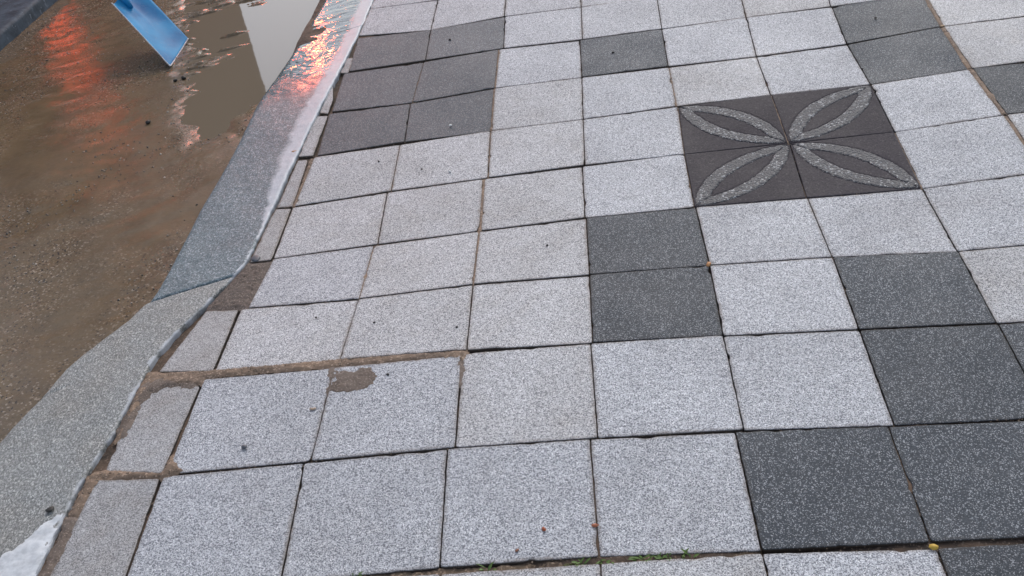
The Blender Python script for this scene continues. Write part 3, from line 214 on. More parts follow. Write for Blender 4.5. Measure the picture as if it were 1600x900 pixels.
def paver_mat(name, base, dark, lite, fd, fl, tint, dirt, gs=520., rough=.62, var=.07, spec=.5):
    k = N(name)
    c1 = k.vor(gs); c2 = k.vor(gs*.55); r1 = k.sep(c1, 0); r2 = k.sep(c1, 1); r3 = k.sep(c2, 0)
    soft = k.noise(gs*.35, 3, .6)
    col = k.mix(k.map(soft, .3, .7), tuple(.86*v for v in base), tuple(1.12*v for v in base))
    col = k.mix(k.map(k.math('ADD', r1, k.math('MULTIPLY', soft, .35)), 1.12-fd*1.0-.16, 1.12-fd+.02-.1), col, dark)
    col = k.mix(k.map(k.math('SUBTRACT', r2, k.math('MULTIPLY', k.noise(14, 3), .12)), 1-fl-.15, 1-fl+.03), col, lite)
    col = k.mix(k.math('MULTIPLY', k.map(r3, .90, .95), .5), col, dark)
    big = k.noise(4.0, 4, .6); b2 = k.noise(17., 4, .6)
    col = k.mix(k.math('MULTIPLY', k.map(big, .42, .7), .6), col, tint, 'MULTIPLY')
    col = k.mix(k.math('MULTIPLY', k.map(b2, .50, .72), .38), col, tint, 'MULTIPLY')
    col = k.mix(k.map(k.noise(1.7, 5, .7), .56, .72, 0, .16), col, dirt); rd = k.orand(); hsv = k.n('ShaderNodeHueSaturation'); k.l(col, hsv.inputs['Color']); k.l(k.map(rd, 0, 1, 1-var, 1+var*.7), hsv.inputs['Value'])
    col = hsv.outputs[0]
    # grime that has lodged along the tile's edges
    e = k.attr('edge'); en = k.noise(60, 4, .6); en2 = k.noise(5, 2)
    g = k.math('MULTIPLY', k.map(k.math('ADD', e, k.math('MULTIPLY', k.math('SUBTRACT', en, .5), 1.1)), .55, 1.05), k.map(en2, .3, .7, .25, 1.))
    col = k.mix(k.math('MULTIPLY', g, .75), col, dirt)
    col = k.mix(k.map(e, 1.15, 1.9, 0, .92), col, (.05, .036, .027))
    # small dark dropped specks
    sp = k.vor(7., out='Distance'); col = k.mix(k.map(k.math('ADD', sp, k.math('MULTIPLY', k.noise(120), .02)), .026, .034, .8, 0), col, (.03, .028, .025))
    h = k.math('ADD', k.math('MULTIPLY', r1, .45), k.math('MULTIPLY', k.noise(gs*.8, 3, .7), 1.))
    nn = k.bump(h, .55, .0016); nn = k.bump(k.noise(22, 4, .6), .25, .004, nn)
    return k.done(col, k.map(big, .3, .7, rough-.08, rough+.08), nn, spec)
M_light = paver_mat('light_granite_paver', (.525, .54, .575), (.17, .18, .205), (.82, .83, .85), .26, .13, (.88, .86, .84), (.16, .125, .10))
M_dark = paver_mat('dark_basalt_paver', (.046, .057, .072), (.024, .030, .039), (.33, .345, .37), .12, .15, (1.04, 1.03, 1.0), (.04, .036, .033), 540., .62, .16, .3)
M_dark2 = paver_mat('faded_basalt_paver', (.080, .096, .116), (.052, .053, .058), (.30, .30, .315), .12, .15, (1.03, 1.02, 1.0), (.06, .054, .05), 500., .62, .12, .4)
M_light2 = paver_mat('beige_granite_paver', (.53, .535, .555), (.18, .185, .20), (.80, .80, .81), .25, .12, (.86, .82, .77), (.20, .155, .12), 520., .62, .06, .5)
M_narrow = paver_mat('weathered_cut_paver', (.42, .415, .42), (.2, .2, .205), (.64, .64, .65), .22, .13, (.76, .70, .64), (.16, .12, .09))
M_flow = paver_mat('brown_flower_paver', (.068, .060, .066), (.048, .043, .047), (.14, .13, .13), .10, .03, (.85, .85, .9), (.035, .026, .022), 300., .7, .08, .12)
def ring_mat():
    k = N('exposed_aggregate'); c = k.vor(190.); r = k.sep(c, 0); d = k.vor(190., out='Distance')
    cover = k.map(k.noise(13, 4), .35, .65, .06, .36)
    f = k.math('GREATER_THAN', k.math('SUBTRACT', r, k.math('MULTIPLY', d, .25)), k.math('SUBTRACT', .96, cover))
    col = k.mix(f, k.mix(k.noise(200, 3), (.075, .072, .076), (.17, .168, .17)), k.mix(k.sep(c, 1), (.19, .19, .195), (.48, .48, .48)))
    nn = k.bump(k.math('SUBTRACT', 1., d), .9, .004)
    return k.done(col, .6, nn, .3)
M_ring = ring_mat()
def kerb_mat(name, base, dark, lite, tint, wet, gs=260.):
    k = N(name); c1 = k.vor(gs, vec=k.scalevec((1, .75, 1, .5))); r1 = k.sep(c1, 0); r2 = k.sep(c1, 1); n1 = k.noise(gs*.6, 4, .7)
    n0_ = k.noise(gs*.9, 4, .75, k.scalevec((1, .6, 1, .6))); col = k.mix(k.map(n0_, .40, .58), dark, base); col = k.mix(k.map(k.math('MULTIPLY', n0_, r1), .36, .50, 0, .9), col, lite); col = k.mix(k.map(r2, .8, .95, 0, .55), col, dark)
    col = k.mix(k.math('MULTIPLY', k.map(k.noise(6, 5, .6), .42, .68), .65), col, tint, 'MULTIPLY')
    col = k.mix(k.math('MULTIPLY', k.map(k.noise(26, 4, .6), .55, .75), .35), col, dark)
    pal = k.attr('pale'); pf = k.map(k.math('ADD', pal, k.math('MULTIPLY', k.math('SUBTRACT', k.noise(70, 5, .7), .5), 1.0)), .15, .85, 0, .85)
    col = k.mix(pf, col, k.mix(k.noise(50, 4), (.44, .46, .50), (.62, .65, .69)))
    y = k.xyz(1)
    if wet:
        wv = k.math('MULTIPLY', k.map(k.math('ADD', y, k.math('MULTIPLY', k.noise(8, 3), .5)), 1.12, 1.62, 0, 1, True), k.map(pf, .1, .6, 1, .15))
        damp = k.map(k.math('ADD', y, k.math('MULTIPLY', k.noise(5, 3), .6)), .0, 1.2, 0, 1, True)
        col = k.mix(wv, col, k.mix(.35, col, (.10, .10, .115), 'MULTIPLY'))
        rough = k.mix(wv, k.mix(damp, (.55,)*3, (.45,)*3), (.045,)*3)
        rip = k.noise(15, 2, .5, k.scalevec((1, 2.8, 1, -.45)), .9)
        n0 = k.bump(k.math('ADD', n1, k.math('MULTIPLY', r1, .6)), .45, .002)
        n2 = k.bump(rip, .38, .009); n2 = k.bump(n1, .02, .001, n2)
        nm = k.n('ShaderNodeMix', data_type='VECTOR'); k.l(wv, nm.inputs[0]); k.l(n0, nm.inputs[4]); k.l(n2, nm.inputs[5]); nn = nm.outputs[1]
        sp = k.map(wv, 0, 1, .45, .9)
    else:
        rough = .6; nn = k.bump(k.math('ADD', n1, k.math('MULTIPLY', r1, .7)), .7, .0035); sp = .5
    return k.done(col, rough, nn, sp)
M_kerb_up = kerb_mat('blue_grey_granite', (.18, .24, .265), (.065, .098, .112), (.42, .455, .50), (.72, .72, .74), True)
M_kerb_lo = kerb_mat('green_grey_granite', (.36, .37, .365), (.13, .137, .134), (.58, .59, .58), (.90, .83, .76), False, 310.)
def soil(name, a, b, c, rough=.8, s=40, spec=.4):
    k = N(name); n1 = k.noise(s, 6, .65); n2 = k.noise(s*.2, 4, .6); v = k.vor(s*7); r = k.sep(v, 0)
    col = k.mix(k.map(n1, .3, .7), a, b); col = k.mix(k.map(n2, .4, .65), col, c); col = k.mix(k.map(r, .82, .95, 0, .7), col, tuple(min(1, x*1.9+.03) for x in b))
    return k.done(col, rough, k.bump(k.math('ADD', n1, k.math('MULTIPLY', r, .3)), .9, .004), spec)
M_bed = soil('joint_soil', (.028, .022, .017), (.09, .06, .042), (.15, .098, .066), .85)
M_sand = soil('wet_brown_sand', (.12, .082, .058), (.23, .165, .12), (.27, .185, .125), .75)
M_stain = soil('dried_mud', (.095, .072, .058), (.17, .13, .105), (.22, .175, .145), .85, 55)
M_sand2 = soil('dark_damp_soil', (.10, .068, .045), (.21, .145, .10), (.16, .12, .08), .85)
M_mort = soil('dark_mortar', (.075, .058, .05), (.17, .13, .108), (.125, .10, .085), .85, 60)
M_moss = soil('moss', (.03, .035, .012), (.09, .12, .03), (.12, .085, .05), .9, 90)
M_white = soil('pale_mortar', (.38, .41, .45), (.56, .59, .63), (.47, .50, .55), .5, 30)
kp = N('white_paint'); M_paint = kp.done(kp.mix(kp.map(kp.noise(40, 6, .7), .35, .65), (.46, .48, .50), (.70, .72, .74)), .6, kp.bump(kp.noise(90, 3), .15, .001), .3)
def mud_mat():
    k = N('wet_mud'); v = k.scalevec((1, .55, 1, .35)); n1 = k.noise(9, 6, .62, v); n2 = k.noise(2.2, 4, .6, v); n3 = k.noise(70, 5, .7); g = k.vor(190.); r = k.sep(g, 0); r2 = k.sep(g, 1)
    col = k.mix(k.map(n1, .32, .68), (.094, .064, .034), (.172, .119, .064))
    col = k.mix(k.map(n2, .45, .65, 0, .8), col, (.105, .079, .044))
    col = k.mix(k.map(n3, .4, .7, 0, .5), col, (.165, .122, .085))
    stony = k.map(k.noise(3.0, 3, .6, v), .42, .62)
    col = k.mix(k.math('MULTIPLY', stony, k.map(r, .86, .93)), col, (.30, .24, .18)); col = k.mix(k.math('MULTIPLY', stony, k.map(r2, .90, .95)), col, (.025, .02, .017))
    y = k.xyz(1); film = k.map(k.math('ADD', y, k.math('MULTIPLY', n1, 1.2)), 1.2, 2.4, 0, 1, True)
    rough = k.mix(film, k.mix(k.map(n2, .4, .62), (.26,)*3, (.42,)*3), (.18,)*3)
    rip = k.noise(16, 5, .6, k.scalevec((1, 2.5, 1, -.5)), 1.2)
    nn = k.bump(k.math('ADD', n3, k.math('MULTIPLY', k.math('MULTIPLY', stony, r), 1.5)), .28, .002); nn = k.bump(rip, .08, .005, nn)
    return k.done(col, rough, nn, .5, ior=1.45)
M_mud = mud_mat()
def water_mat():
    k = N('puddle_water'); n1 = k.noise(5, 3, .5, k.scalevec((1, 1.6, 1)))
    nn = k.bump(n1, .05, .004); return k.done((.15, .115, .075), .03, nn, .5, ior=1.8)
M_water = water_mat()
def simple(name, col, rough=.5, spec=.5, metal=0., nz=0., ns=30):
    k = N(name); c = k.mix(k.map(k.noise(ns, 5, .6), .3, .7), tuple(v*(1-nz) for v in col), tuple(min(1, v*(1+nz)) for v in col))
    return k.done(c, rough, k.bump(k.noise(ns*4, 3), .15, .001), spec, metal=metal)

# ---------------------------------------------------------------- the ground all round
gm = mesh('ground', [(-60, -60, -.19), (60, -60, -.19), (60, 60, -.19), (-60, 60, -.19)], [(0, 1, 2, 3)])
tag(link('ground', gm, M_mud), kind='structure')

# ---------------------------------------------------------------- muddy road surface
PUD = D['puddle']
def zroad(X, Y):
    z = -.060+.012*(fbm(X, Y, 1.6, 3)-.5)+.006*(fbm(X*1.2+Y*.5, Y*2.2-X, 6, 11, 2)-.5)+.0014*(fbm(X, Y, 55, 21, 3)-.5)
    sd = sdist(X, Y, PUD)+.14*(fbm(X*1.0, Y*1.0, 9, 5)-.5)
    st = fbm(X*.45+Y*.2, Y*2.2-X*1.0, 13, 61, 3); left = np.clip((-1.36-X)/.25, 0, 1)*np.clip((Y-1.0)/.5, 0, 1)
    sd = np.minimum(sd, .05+.0*sd); sd = sd-left*np.clip((st-.50)*.6, 0, .2)+left*.03
    depth = np.clip(sd/.06, -1, 1)
    return z-.006-.009*depth
xs = np.arange(-3.9, -1.10, .010); ys = np.concatenate([np.arange(-1.7, 3.3, .010), np.arange(3.3, 12, .1)])
X, Y = np.meshgrid(xs, ys, indexing='ij'); Z = zroad(X, Y)
road = tag(link('road', gridmesh('road', X, Y, Z), M_mud, smooth=True), kind='structure')
X, Y = np.meshgrid(np.linspace(-3.0, -1.12, 40), np.linspace(.75, 12, 120), indexing='ij')
tag(link('puddle', gridmesh('puddle', X, Y, np.full(X.shape, -.0655)), M_water, smooth=True), kind='structure')

# ---------------------------------------------------------------- pavement: soil bed with every slab a part of it
xs = np.arange(-1.16, 2.75, .012); ys = np.arange(-1.75, 3.9, .012)
X, Y = np.meshgrid(xs, ys, indexing='ij')
fill = np.clip((fbm(X, Y, 3.1, 31, 3)-.38)*3.2, 0, 1)
Z = zg(X, Y)-.015+.011*fill+.004*(fbm(X, Y, 45, 33, 2)-.5)
pave = tag(link('pavement', gridmesh('pavement', X, Y, Z), M_bed, smooth=True), kind='structure')
NS = 40
def slab(name, quad, mat, dz, seed, rc=.004, depth=.03, chip=1.0):
    Q = [np.array(p) for p in quad]                        # BL, BR, TR, TL
    wx = (np.linalg.norm(Q[1]-Q[0])+np.linalg.norm(Q[2]-Q[3]))/2; wy = (np.linalg.norm(Q[3]-Q[0])+np.linalg.norm(Q[2]-Q[1]))/2
    rnd = random.Random(seed)
    nx = max(6, int(NS*wx/.3)); ny = max(6, int(NS*wy/.3))
    per = []
    for k in range(nx): per.append((k/nx*wx, 0., 0, -1))
    for k in range(ny): per.append((wx, k/ny*wy, 1, 0))
    for k in range(nx): per.append((wx-k/nx*wx, wy, 0, 1))
    for k in range(ny): per.append((0., wy-k/ny*wy, -1, 0))
    n = len(per)
    cz = [float(zg(*p)) for p in Q]
    tilt = (rnd.uniform(-.0009, .0009), rnd.uniform(-.0009, .0009))
    wob = []
    chips = [(rnd.uniform(0, n), rnd.uniform(1.2, 3.5), rnd.uniform(.0012, .0045)) for _ in range(rnd.randint(2, 6))] if chip else []
    for a, (x, y, _, _) in enumerate(per):
        v = .0011*(noise.noise((x*45, y*45, seed*3.1)))+.0007*noise.noise((x*160, y*160, seed*1.7))
        for c, wd, am in chips:
            d = min(abs(a-c), n-abs(a-c)); 
            if d < wd: v += am*chip*(1-d/wd)
        wob.append(v)
    loops = [(0.0, -depth), (0.0, -.0024), (.0005, -.0010), (.0014, -.0002), (.005, 0), (.012, 0), (.03, 0)]
    mn = min(wx, wy)*.45
    vs, fs, ed = [], [], []
    for li, (ins, z) in enumerate(loops):
        ins_ = min(ins, mn)
        for a, (x, y, ax, ay) in enumerate(per):
            w_ = max(0., wob[a])*(1 if li > 0 else .6)*(1-min(1, ins/.03))+ (min(0, wob[a]) if li < 5 else 0)
            i2 = ins_+w_
            px = min(max(x, i2), wx-i2); py = min(max(y, i2), wy-i2)
            r = rc if ins < .01 else 0
            if r:
                cx = r+i2; X2 = min(max(px, cx), wx-cx); Y2 = min(max(py, cx), wy-cx)
                dx, dy = px-X2, py-Y2; L = math.hypot(dx, dy)
                if abs(dx) > 1e-9 and abs(dy) > 1e-9: px, py = X2+dx/L*r, Y2+dy/L*r
            s, t = px/wx, py/wy
            P = Q[0]*(1-s)*(1-t)+Q[1]*s*(1-t)+Q[2]*s*t+Q[3]*(1-s)*t
            zz = cz[0]*(1-s)*(1-t)+cz[1]*s*(1-t)+cz[2]*s*t+cz[3]*(1-s)*t
            vs.append((P[0], P[1], zz+z+dz+tilt[0]*(s-.5)*2+tilt[1]*(t-.5)*2 - (max(0, w_)*.25 if 0 < li < 4 else 0)))
            ed.append(2.5 if li == 0 else 2.0 if li == 1 else 1.0 if li <= 3 else (.8 if li == 4 else (.35 if li == 5 else 0.)))
    for li in range(len(loops)-1):
        for a in range(n):
            b = (a+1) % n; fs.append((li*n+a, li*n+b, (li+1)*n+b, (li+1)*n+a))
    c = (len(loops)-1)*n; fs.append(tuple(range(c, c+n)))
    me = bpy.data.meshes.new(name); me.from_pydata([tuple(map(float, v)) for v in vs], [], fs); me.update()
    at = me.attributes.new('edge', 'FLOAT', 'POINT'); at.data.foreach_set('value', ed)
    o = link(name, me, mat, pave); return centred(o)
PET = {('G', 5): 0, ('G', 6): 1, ('F', 5): 2, ('F', 6): 3}
def flower(quad, which, dz, seed):                         # relief slab: raised petal ring with a smooth heart
    Q = [np.array(p) for p in quad]; n = 150
    e = np.array([0, .001, .004]); g = np.concatenate([e, np.linspace(.01, .99, n), 1-e[::-1]])
    S, T_ = np.meshgrid(g, g, indexing='ij')
    X = Q[0][0]*(1-S)*(1-T_)+Q[1][0]*S*(1-T_)+Q[2][0]*S*T_+Q[3][0]*(1-S)*T_; Y = Q[0][1]*(1-S)*(1-T_)+Q[1][1]*S*(1-T_)+Q[2][1]*S*T_+Q[3][1]*(1-S)*T_
    cz = [float(zg(*p)) for p in Q]
    Z = cz[0]*(1-S)*(1-T_)+cz[1]*S*(1-T_)+cz[2]*S*T_+cz[3]*(1-S)*T_+dz
    # coordinate along the petal: 0 at the flower's centre, 1 at the far corner
    cs, ct = {0: (1, 0), 1: (0, 0), 2: (1, 1), 3: (0, 1)}[which]
    a = np.abs(S-cs); b = np.abs(T_-ct)
    al = (a+b)/2; pe = (a-b)/math.sqrt(2)
    def lens(lo, hi, wd, pw):
        t = np.clip((al-lo)/(hi-lo), 0, 1); return (wd*np.sin(np.pi*t)**pw-np.abs(pe))*.3   # metres, + inside
    wob = .009*(fbm(S*14, T_*14, 3, seed, 4)-.5)
    o_ = lens(.03, .975, .262, .66)+wob; i_ = lens(.16, .84, .108, .8)+wob
    ring = (o_ > 0) & (i_ < 0)
    agg = .0018*fbm(X, Y, 190, 77, 2)
    Z = Z-.0026*np.exp(-(o_/.0024)**2)-.0026*np.exp(-(i_/.0022)**2)+np.where(ring, .0006+agg, .0004*fbm(X, Y, 120, 5, 2))
    edgeS = np.minimum(np.minimum(S, 1-S), np.minimum(T_, 1-T_)); Z = np.where(edgeS <= 0, Z-.03, np.where(edgeS < .002, Z-.003, np.where(edgeS < .006, Z-.0005, Z)))
    cell = ring[:-1, :-1] & ring[1:, 1:]
    me = gridmesh('flower_paving_slab', X, Y, Z, ~cell)
    o = link('flower_paving_slab', me, M_flow, pave, True); 
    rng = link('petal_ring', gridmesh('petal_ring', X, Y, Z, cell), M_ring, None, True)
    centred(o); centred(rng); bpy.context.view_layer.update()
    rng.parent = o; rng.matrix_parent_inverse = Matrix.Translation(pave.location+o.location).inverted()
    return o
for k, T_ in enumerate(D['tiles']):
    rn, i, ch = T_[0], T_[1], T_[2]; quad = T_[3:7]
    rnd = random.Random(k*17+3); dz = rnd.uniform(-.0014, .0014)
    if ch == 'f': flower(quad, PET[(rn, i)], 0., k)
    elif ch == 'D': slab('dark_paving_slab', quad, M_dark2 if (i <= 2 and rn in 'HIJ') else M_dark, dz, k)
    elif ch == 'L': slab('light_paving_slab', quad, M_light2 if ((rn in 'DEFG' and i in (1, 2, 3) and (i+ord(rn)) % 5 != 0) or (i >= 8) or rnd.random() < .15) else M_light, dz, k)
    else: slab('cut_paving_slab', quad, M_narrow, dz-.001, k, chip=.6, depth=.03)

# ---------------------------------------------------------------- patches: thin lumpy sheets with irregular edges
def patch(name, poly, mat, crest, soft, rough=.003, base=None, clip=None, res=.004, seed=1, parent=None, kind='stuff', off=0., lo=-.0035, ns=28, edge=.012):
    P = np.array(poly); x0, y0 = P.min(0)-.03; x1, y1 = P.max(0)+.03
    X, Y = np.meshgrid(np.arange(x0, x1, res), np.arange(y0, y1, res), indexing='ij')
    sd = sdist(X, Y, poly)-off+edge*2*(fbm(X, Y, ns, seed)-.5)+.0065*(fbm(X, Y, 170, seed+3, 2)-.5)
    f = np.clip(sd/soft, -1, 1)
    rel = crest-max(abs(crest), .003)*(1-f)+rough*(fbm(X, Y, 90, seed+9, 3)-.5)*np.clip(sd/soft+.3, 0, 1)
    Z = (base or zg)(X, Y)+rel
    c = rel > lo
    if clip is not None: c &= clip(X, Y)
    keep = c[:-1, :-1] & c[1:, 1:] & (f[:-1, :-1] > -.99)
    if keep.sum() < 1: return None
    o = link(name, gridmesh(name, X, Y, Z, keep), mat, parent, True); 
    if kind: o['kind'] = kind
    return centred(o)
patch('joint_sand', D['jointCD'], M_sand, .0015, .006, .006, seed=2, lo=-.02, parent=pave, edge=.004)
patch('joint_sand', D['jointCB0'], M_sand, .0015, .006, .006, seed=3, lo=-.02, parent=pave, edge=.004)
patch('mud_stain', D['stainC2'], M_stain, .0028, .014, .003, res=.0025, seed=4, parent=pave, edge=.017, ns=40)
patch('mud_stain', D['stainC3'], M_stain, .0018, .010, .002, seed=5, parent=pave, edge=.012)
patch('mud_stain', D['stainC0'], M_stain, .0018, .012, .003, seed=6, parent=pave, edge=.018)
patch('mud_stain', D['stainB0'], M_stain, .002, .010, .003, seed=7, parent=pave, edge=.016)
patch('mortar_fill', D['E0'], M_mort, .001, .012, .007, seed=8, lo=-.03, parent=pave, kind=None, edge=.006)
def band(pts, hw, name, mat, crest, seed, edge=.003, rough=.005, ns=28, res=.004):
    P = [np.array(p, float) for p in pts]; L, R = [], []
    for k, p in enumerate(P):
        d = P[min(k+1, len(P)-1)]-P[max(k-1, 0)]; d /= np.linalg.norm(d); n = np.array([-d[1], d[0]]); h_ = hw if not isinstance(hw, (list, tuple)) else hw[k]
        L.append(p+n*h_); R.append(p-n*h_)
    return patch(name, [tuple(p) for p in L+R[::-1]], mat, crest, .004, rough, seed=seed, lo=-.012, parent=pave, edge=edge, ns=ns, res=res)
TL = {(t[0], t[1]): t for t in D['tiles']}
def jl(rn, i): a, b = TL[(rn, i-1)], TL[(rn, i)]; return [tuple((np.array(a[4])+np.array(b[3]))/2), tuple((np.array(a[5])+np.array(b[6]))/2)]
for rn in 'FGHIJK':                                         # the wide sandy joint on the right
    if (rn, 8) in TL and (rn, 7) in TL: band(jl(rn, 8), .0085, 'joint_sand', M_sand, -.0005, ord(rn), edge=.006)
for rn, i, hw, cr in (('G', 1, .004, -.001), ('F', 3, .005, -.0015), ('G', 3, .0035, -.003), ('E', 3, .0045, -.003), ('E', 2, .0045, -.002), ('G', 2, .003, -.003), ('I', 3, .0035, -.001), ('H', 3, .0035, -.001), ('G', 5, .004, -.003), ('H', 5, .003, -.002), ('G', 6, .0035, -.002), ('F', 7, .004, -.002), ('I', 2, .003, -.002), ('F', 5, .003, -.004)):
    if (rn, i) in TL and (rn, i-1) in TL: band(jl(rn, i), hw*1.15, 'joint_sand', M_sand, cr+.0005, ord(rn)+i*7, edge=.004)
band([tuple(p) for p in D['grass']], .011, 'joint_sand', M_sand2, -.006, 90, edge=.003, rough=.006, res=.002)
gp = D['grass']; lerp = lambda a, b, t: (a[0]*(1-t)+b[0]*t, a[1]*(1-t)+b[1]*t)
band([lerp(gp[2], gp[3], .55), tuple(gp[3]), lerp(gp[3], gp[4], .10)], .006, 'moss_clump', M_moss, -.0045, 91, edge=.006, rough=.007, res=.002)

# ---------------------------------------------------------------- kerb
def poly_x(pts):
    P = np.array(sorted(pts, key=lambda p: p[1])); ys_, xs_ = P[:, 1], P[:, 0]
    def f(y): return np.interp(y, ys_, xs_)
    return f
kr = [list(p) for p in D['kerbR']]; kl = [list(p) for p in D['kerbL']]
kr = [[-.80, 5.5]]+kr+[[-1.10, -2.2]]; kl = [[-1.05, 5.5]]+kl+[[-1.46, -1.2], [-1.50, -2.2]]
fR, fL = poly_x(kr), poly_x(kl)
def sm(f, y, h=.02): return (f(y-h)+f(y)*2+f(y+h))/4
def zkerb(X, Y):
    fr = sm(fR, Y); u = fr-X
    wet = np.clip((Y-1.0)/.3, 0, 1)
    crease = -.005*np.exp(-((Y+.578-.44*(X+1.31))/.006)**2)*np.clip(1-np.abs(X+1.315)/.06, 0, 1)
    return zg(X, Y)+.0025+crease-.03*u+.0055*(fbm(X, Y, 6, 41)-.5)+.002*(fbm(X, Y, 60, 42, 3)-.5)*(1-wet*.93)+wet*.006*(fbm(X*.55+Y*.25, Y*2.4-X*1.1, 7, 44, 2)-.5)
kerb = tag(empty('kerb', (0, 0, 0)), kind='structure')
def kerb_stone(v0, v1, mat, lift, name='kerb_stone', res=.006):
    vv = np.arange(v0, v1+.0001, res); n = 46
    rows_x, rows_y, rows_z = [], [], []
    uu = np.linspace(0, 1, n)
    for v in vv:
        e = min(v-v0, v1-v); er = -.004*max(0, 1-e/.008)**2
        xr = None
        # rows run obliquely across the stone, like its end joints
        xr = sm(fR, v)+.006*(noise.noise((v*22, 3.3, 0))*.6+noise.noise((v*70, 8.3, 0))*.4)-.001; xl = (sm(fL, v-.10, .05)-(.010 if v0 < -1 else 0))
        x = xr+(xl-xr)*uu; y = v-.10*uu**1.0*(1 if True else 0)
        z = zkerb(x, y)+lift+er
        d = (x-xl); rr = .022+(.045*min(1, max(0, (-.15-v)/.2)) if v0 < -1 else 0)
        z = z-np.where(d < rr, rr-np.sqrt(np.maximum(rr*rr-(rr-d)**2, 0)), 0)
        d2 = xr-x; z = z-np.where(d2 < .004, .002*(1-d2/.004), 0)
        x = np.concatenate([[xr, xr], x, [xl]]); y = np.concatenate([[v, v], y, [v-.10]]); z = np.concatenate([[z[0]-.12, z[0]-.004], z, [-.2]])
        rows_x.append(x); rows_y.append(y); rows_z.append(z)
    X, Y, Z = np.array(rows_x), np.array(rows_y), np.array(rows_z)
    # end faces
    def cap(a): return np.stack([X[a], Y[a], np.full(X.shape[1], -.2)])
    c0, c1 = cap(0), cap(-1)
    X = np.vstack([c0[0], X, c1[0]]); Y = np.vstack([c0[1], Y, c1[1]]); Z = np.vstack([c0[2], Z, c1[2]])
    o = link(name, gridmesh(name, X[:, ::-1], Y[:, ::-1], Z[:, ::-1]), mat, kerb, True)
    co = np.empty(len(o.data.vertices)*3); o.data.vertices.foreach_get('co', co); co = co.reshape(-1, 3)
    wd = np.interp(co[:, 1], [-1.2, -.75, -.5, -.1, .15, .35, .6, .9, 1.3, 1.9, 3], [.006, .005, .006, .004, .010, .035, .07, .075, .065, .075, .08])
    u = sm(fR, co[:, 1])-co[:, 0]+.030*(fbm(co[:, 0], co[:, 1], 26, 71, 4)-.5)
    at = o.data.attributes.new('pale', 'FLOAT', 'POINT'); at.data.foreach_set('value', np.clip((wd-u)/(wd*.45+.004)+.15, 0, 1).astype(np.float32))
    return centred(o)
kerb_stone(-2.2, -.118, M_kerb_lo, .002)
kerb_stone(-.112, 1.642, M_kerb_up, .0035)
kerb_stone(1.648, 5.0, M_kerb_up, -.001)
zk2 = lambda X, Y: zkerb(X, Y)+.0036
patch('white_paint_patch', D['whiteLow'], M_paint, .0003, .016, .0012, res=.003, off=-.002, clip=lambda X, Y: X < sm(fR, Y)+.000, base=zk2, seed=51, parent=kerb, kind=None, edge=.026, ns=26)

# ---------------------------------------------------------------- stone slab on the far side of the mud
k = N('wet_blue_stone'); n1 = k.noise(14, 6, .7); c = k.mix(k.map(n1, .35, .65), (.014, .028, .042), (.055, .085, .115)); c = k.mix(k.map(k.noise(40, 4), .62, .7, 0, .6), c, (.16, .21, .26))
M_bstone = k.done(c, .65, k.bump(k.noise(50, 5, .7), .5, .004), .2)
st = tag(empty('stone_slab', (-3.0, 2.6, -.06)), 'wet dark blue stone slab edging the mud in the upper left corner', 'stone slab')
a0, a1 = Vector(D['slab'][2]+[0]), Vector(D['slab'][3]+[0]); dr = (a1-a0).normalized(); nr = Vector((-dr.y, dr.x, 0))
def slab_obj(name, s0, s1, wd, ztop, zbot, mat, parent, off=0.):
    n = int((s1-s0)/.02); prof = [(0+off, zbot), (.004+off, ztop-.018), (.012+off, ztop-.004), (.028+off, ztop)]+[(.028+off+(wd-.028)*q/8, ztop-.002*q) for q in range(1, 9)]+[(wd+off, zbot)]
    X, Y, Z = [], [], []
    for a in range(n+1):
        s = s0+(s1-s0)*a/n; row = []
        for u, z in prof:
            j = .006*noise.noise((s*9, u*20, z*30)); p = a0+dr*s+nr*(u+j); row.append((p.x, p.y, z+.5*j*(z > zbot)))
        X.append([r[0] for r in row]); Y.append([r[1] for r in row]); Z.append([r[2] for r in row])
    return centred(link(name, gridmesh(name, np.array(X), np.array(Y), np.array(Z)), mat, parent, True))
slab_obj('slab_body', -3.6, .62, .42, .012, -.12, M_bstone, st, -.035)
slab_obj('slab_body', .628, 2.3, .42, .009, -.12, M_bstone, st, -.037)

# ---------------------------------------------------------------- shovel
A, B, Cc = [Vector(p) for p in D['shovel']]
k = N('scratched_blue_paint'); s1 = k.noise(30, 6, .7, k.scalevec((1, 1, 3)), 1.0)
c = k.mix(k.map(k.noise(9, 4), .35, .65), (.006, .125, .32), (.02, .25, .50)); c = k.mix(k.map(s1, .56, .72, 0, .6), c, (.13, .27, .44)); c = k.mix(k.map(k.noise(60, 5, .7), .66, .72, 0, .7), c, (.13, .10, .09))
M_blue = k.done(c, .5, k.bump(s1, .2, .001), .15)
M_rim = simple('bare_worn_steel', (.42, .42, .44), .4, .5, .6, .3, 60)
M_wood = simple('pale_ash_wood', (.42, .30, .18), .6, .4, 0, .25, 20)
sh = tag(empty('shovel', tuple((A+B)/2)), 'blue square mouth shovel standing tip down on the wet mud', 'shovel')
Lv = Cc-A; Wv = B-A; Nv = Wv.cross(Lv).normalized()
if Nv.z < 0: Nv = -Nv
nu, nv = 30, 36; Vt, Vb = [], []
def bladept(u, v, off=0.):
    cu = (u-.5)*2; dish = .048*abs(cu)**2.0*(.40+.60*v)-.030*(.4+.6*v)
    frog = .016*math.exp(-((u-.5)/.10)**2)*max(0, (v-.30)/.70)**1.1
    wd = 1.0-.02*v
    return A+Wv*(.5+(u-.5)*wd)+Lv*v+Nv*(dish+frog+off+.0015*noise.noise((u*5, v*7, 2)))
vs, fs = [], []
for off in (0, -.003):
    for a in range(nu+1):
        for b in range(nv+1): vs.append(bladept(a/nu, b/nv, off))
q = lambda s, a, b: s*(nu+1)*(nv+1)+a*(nv+1)+b
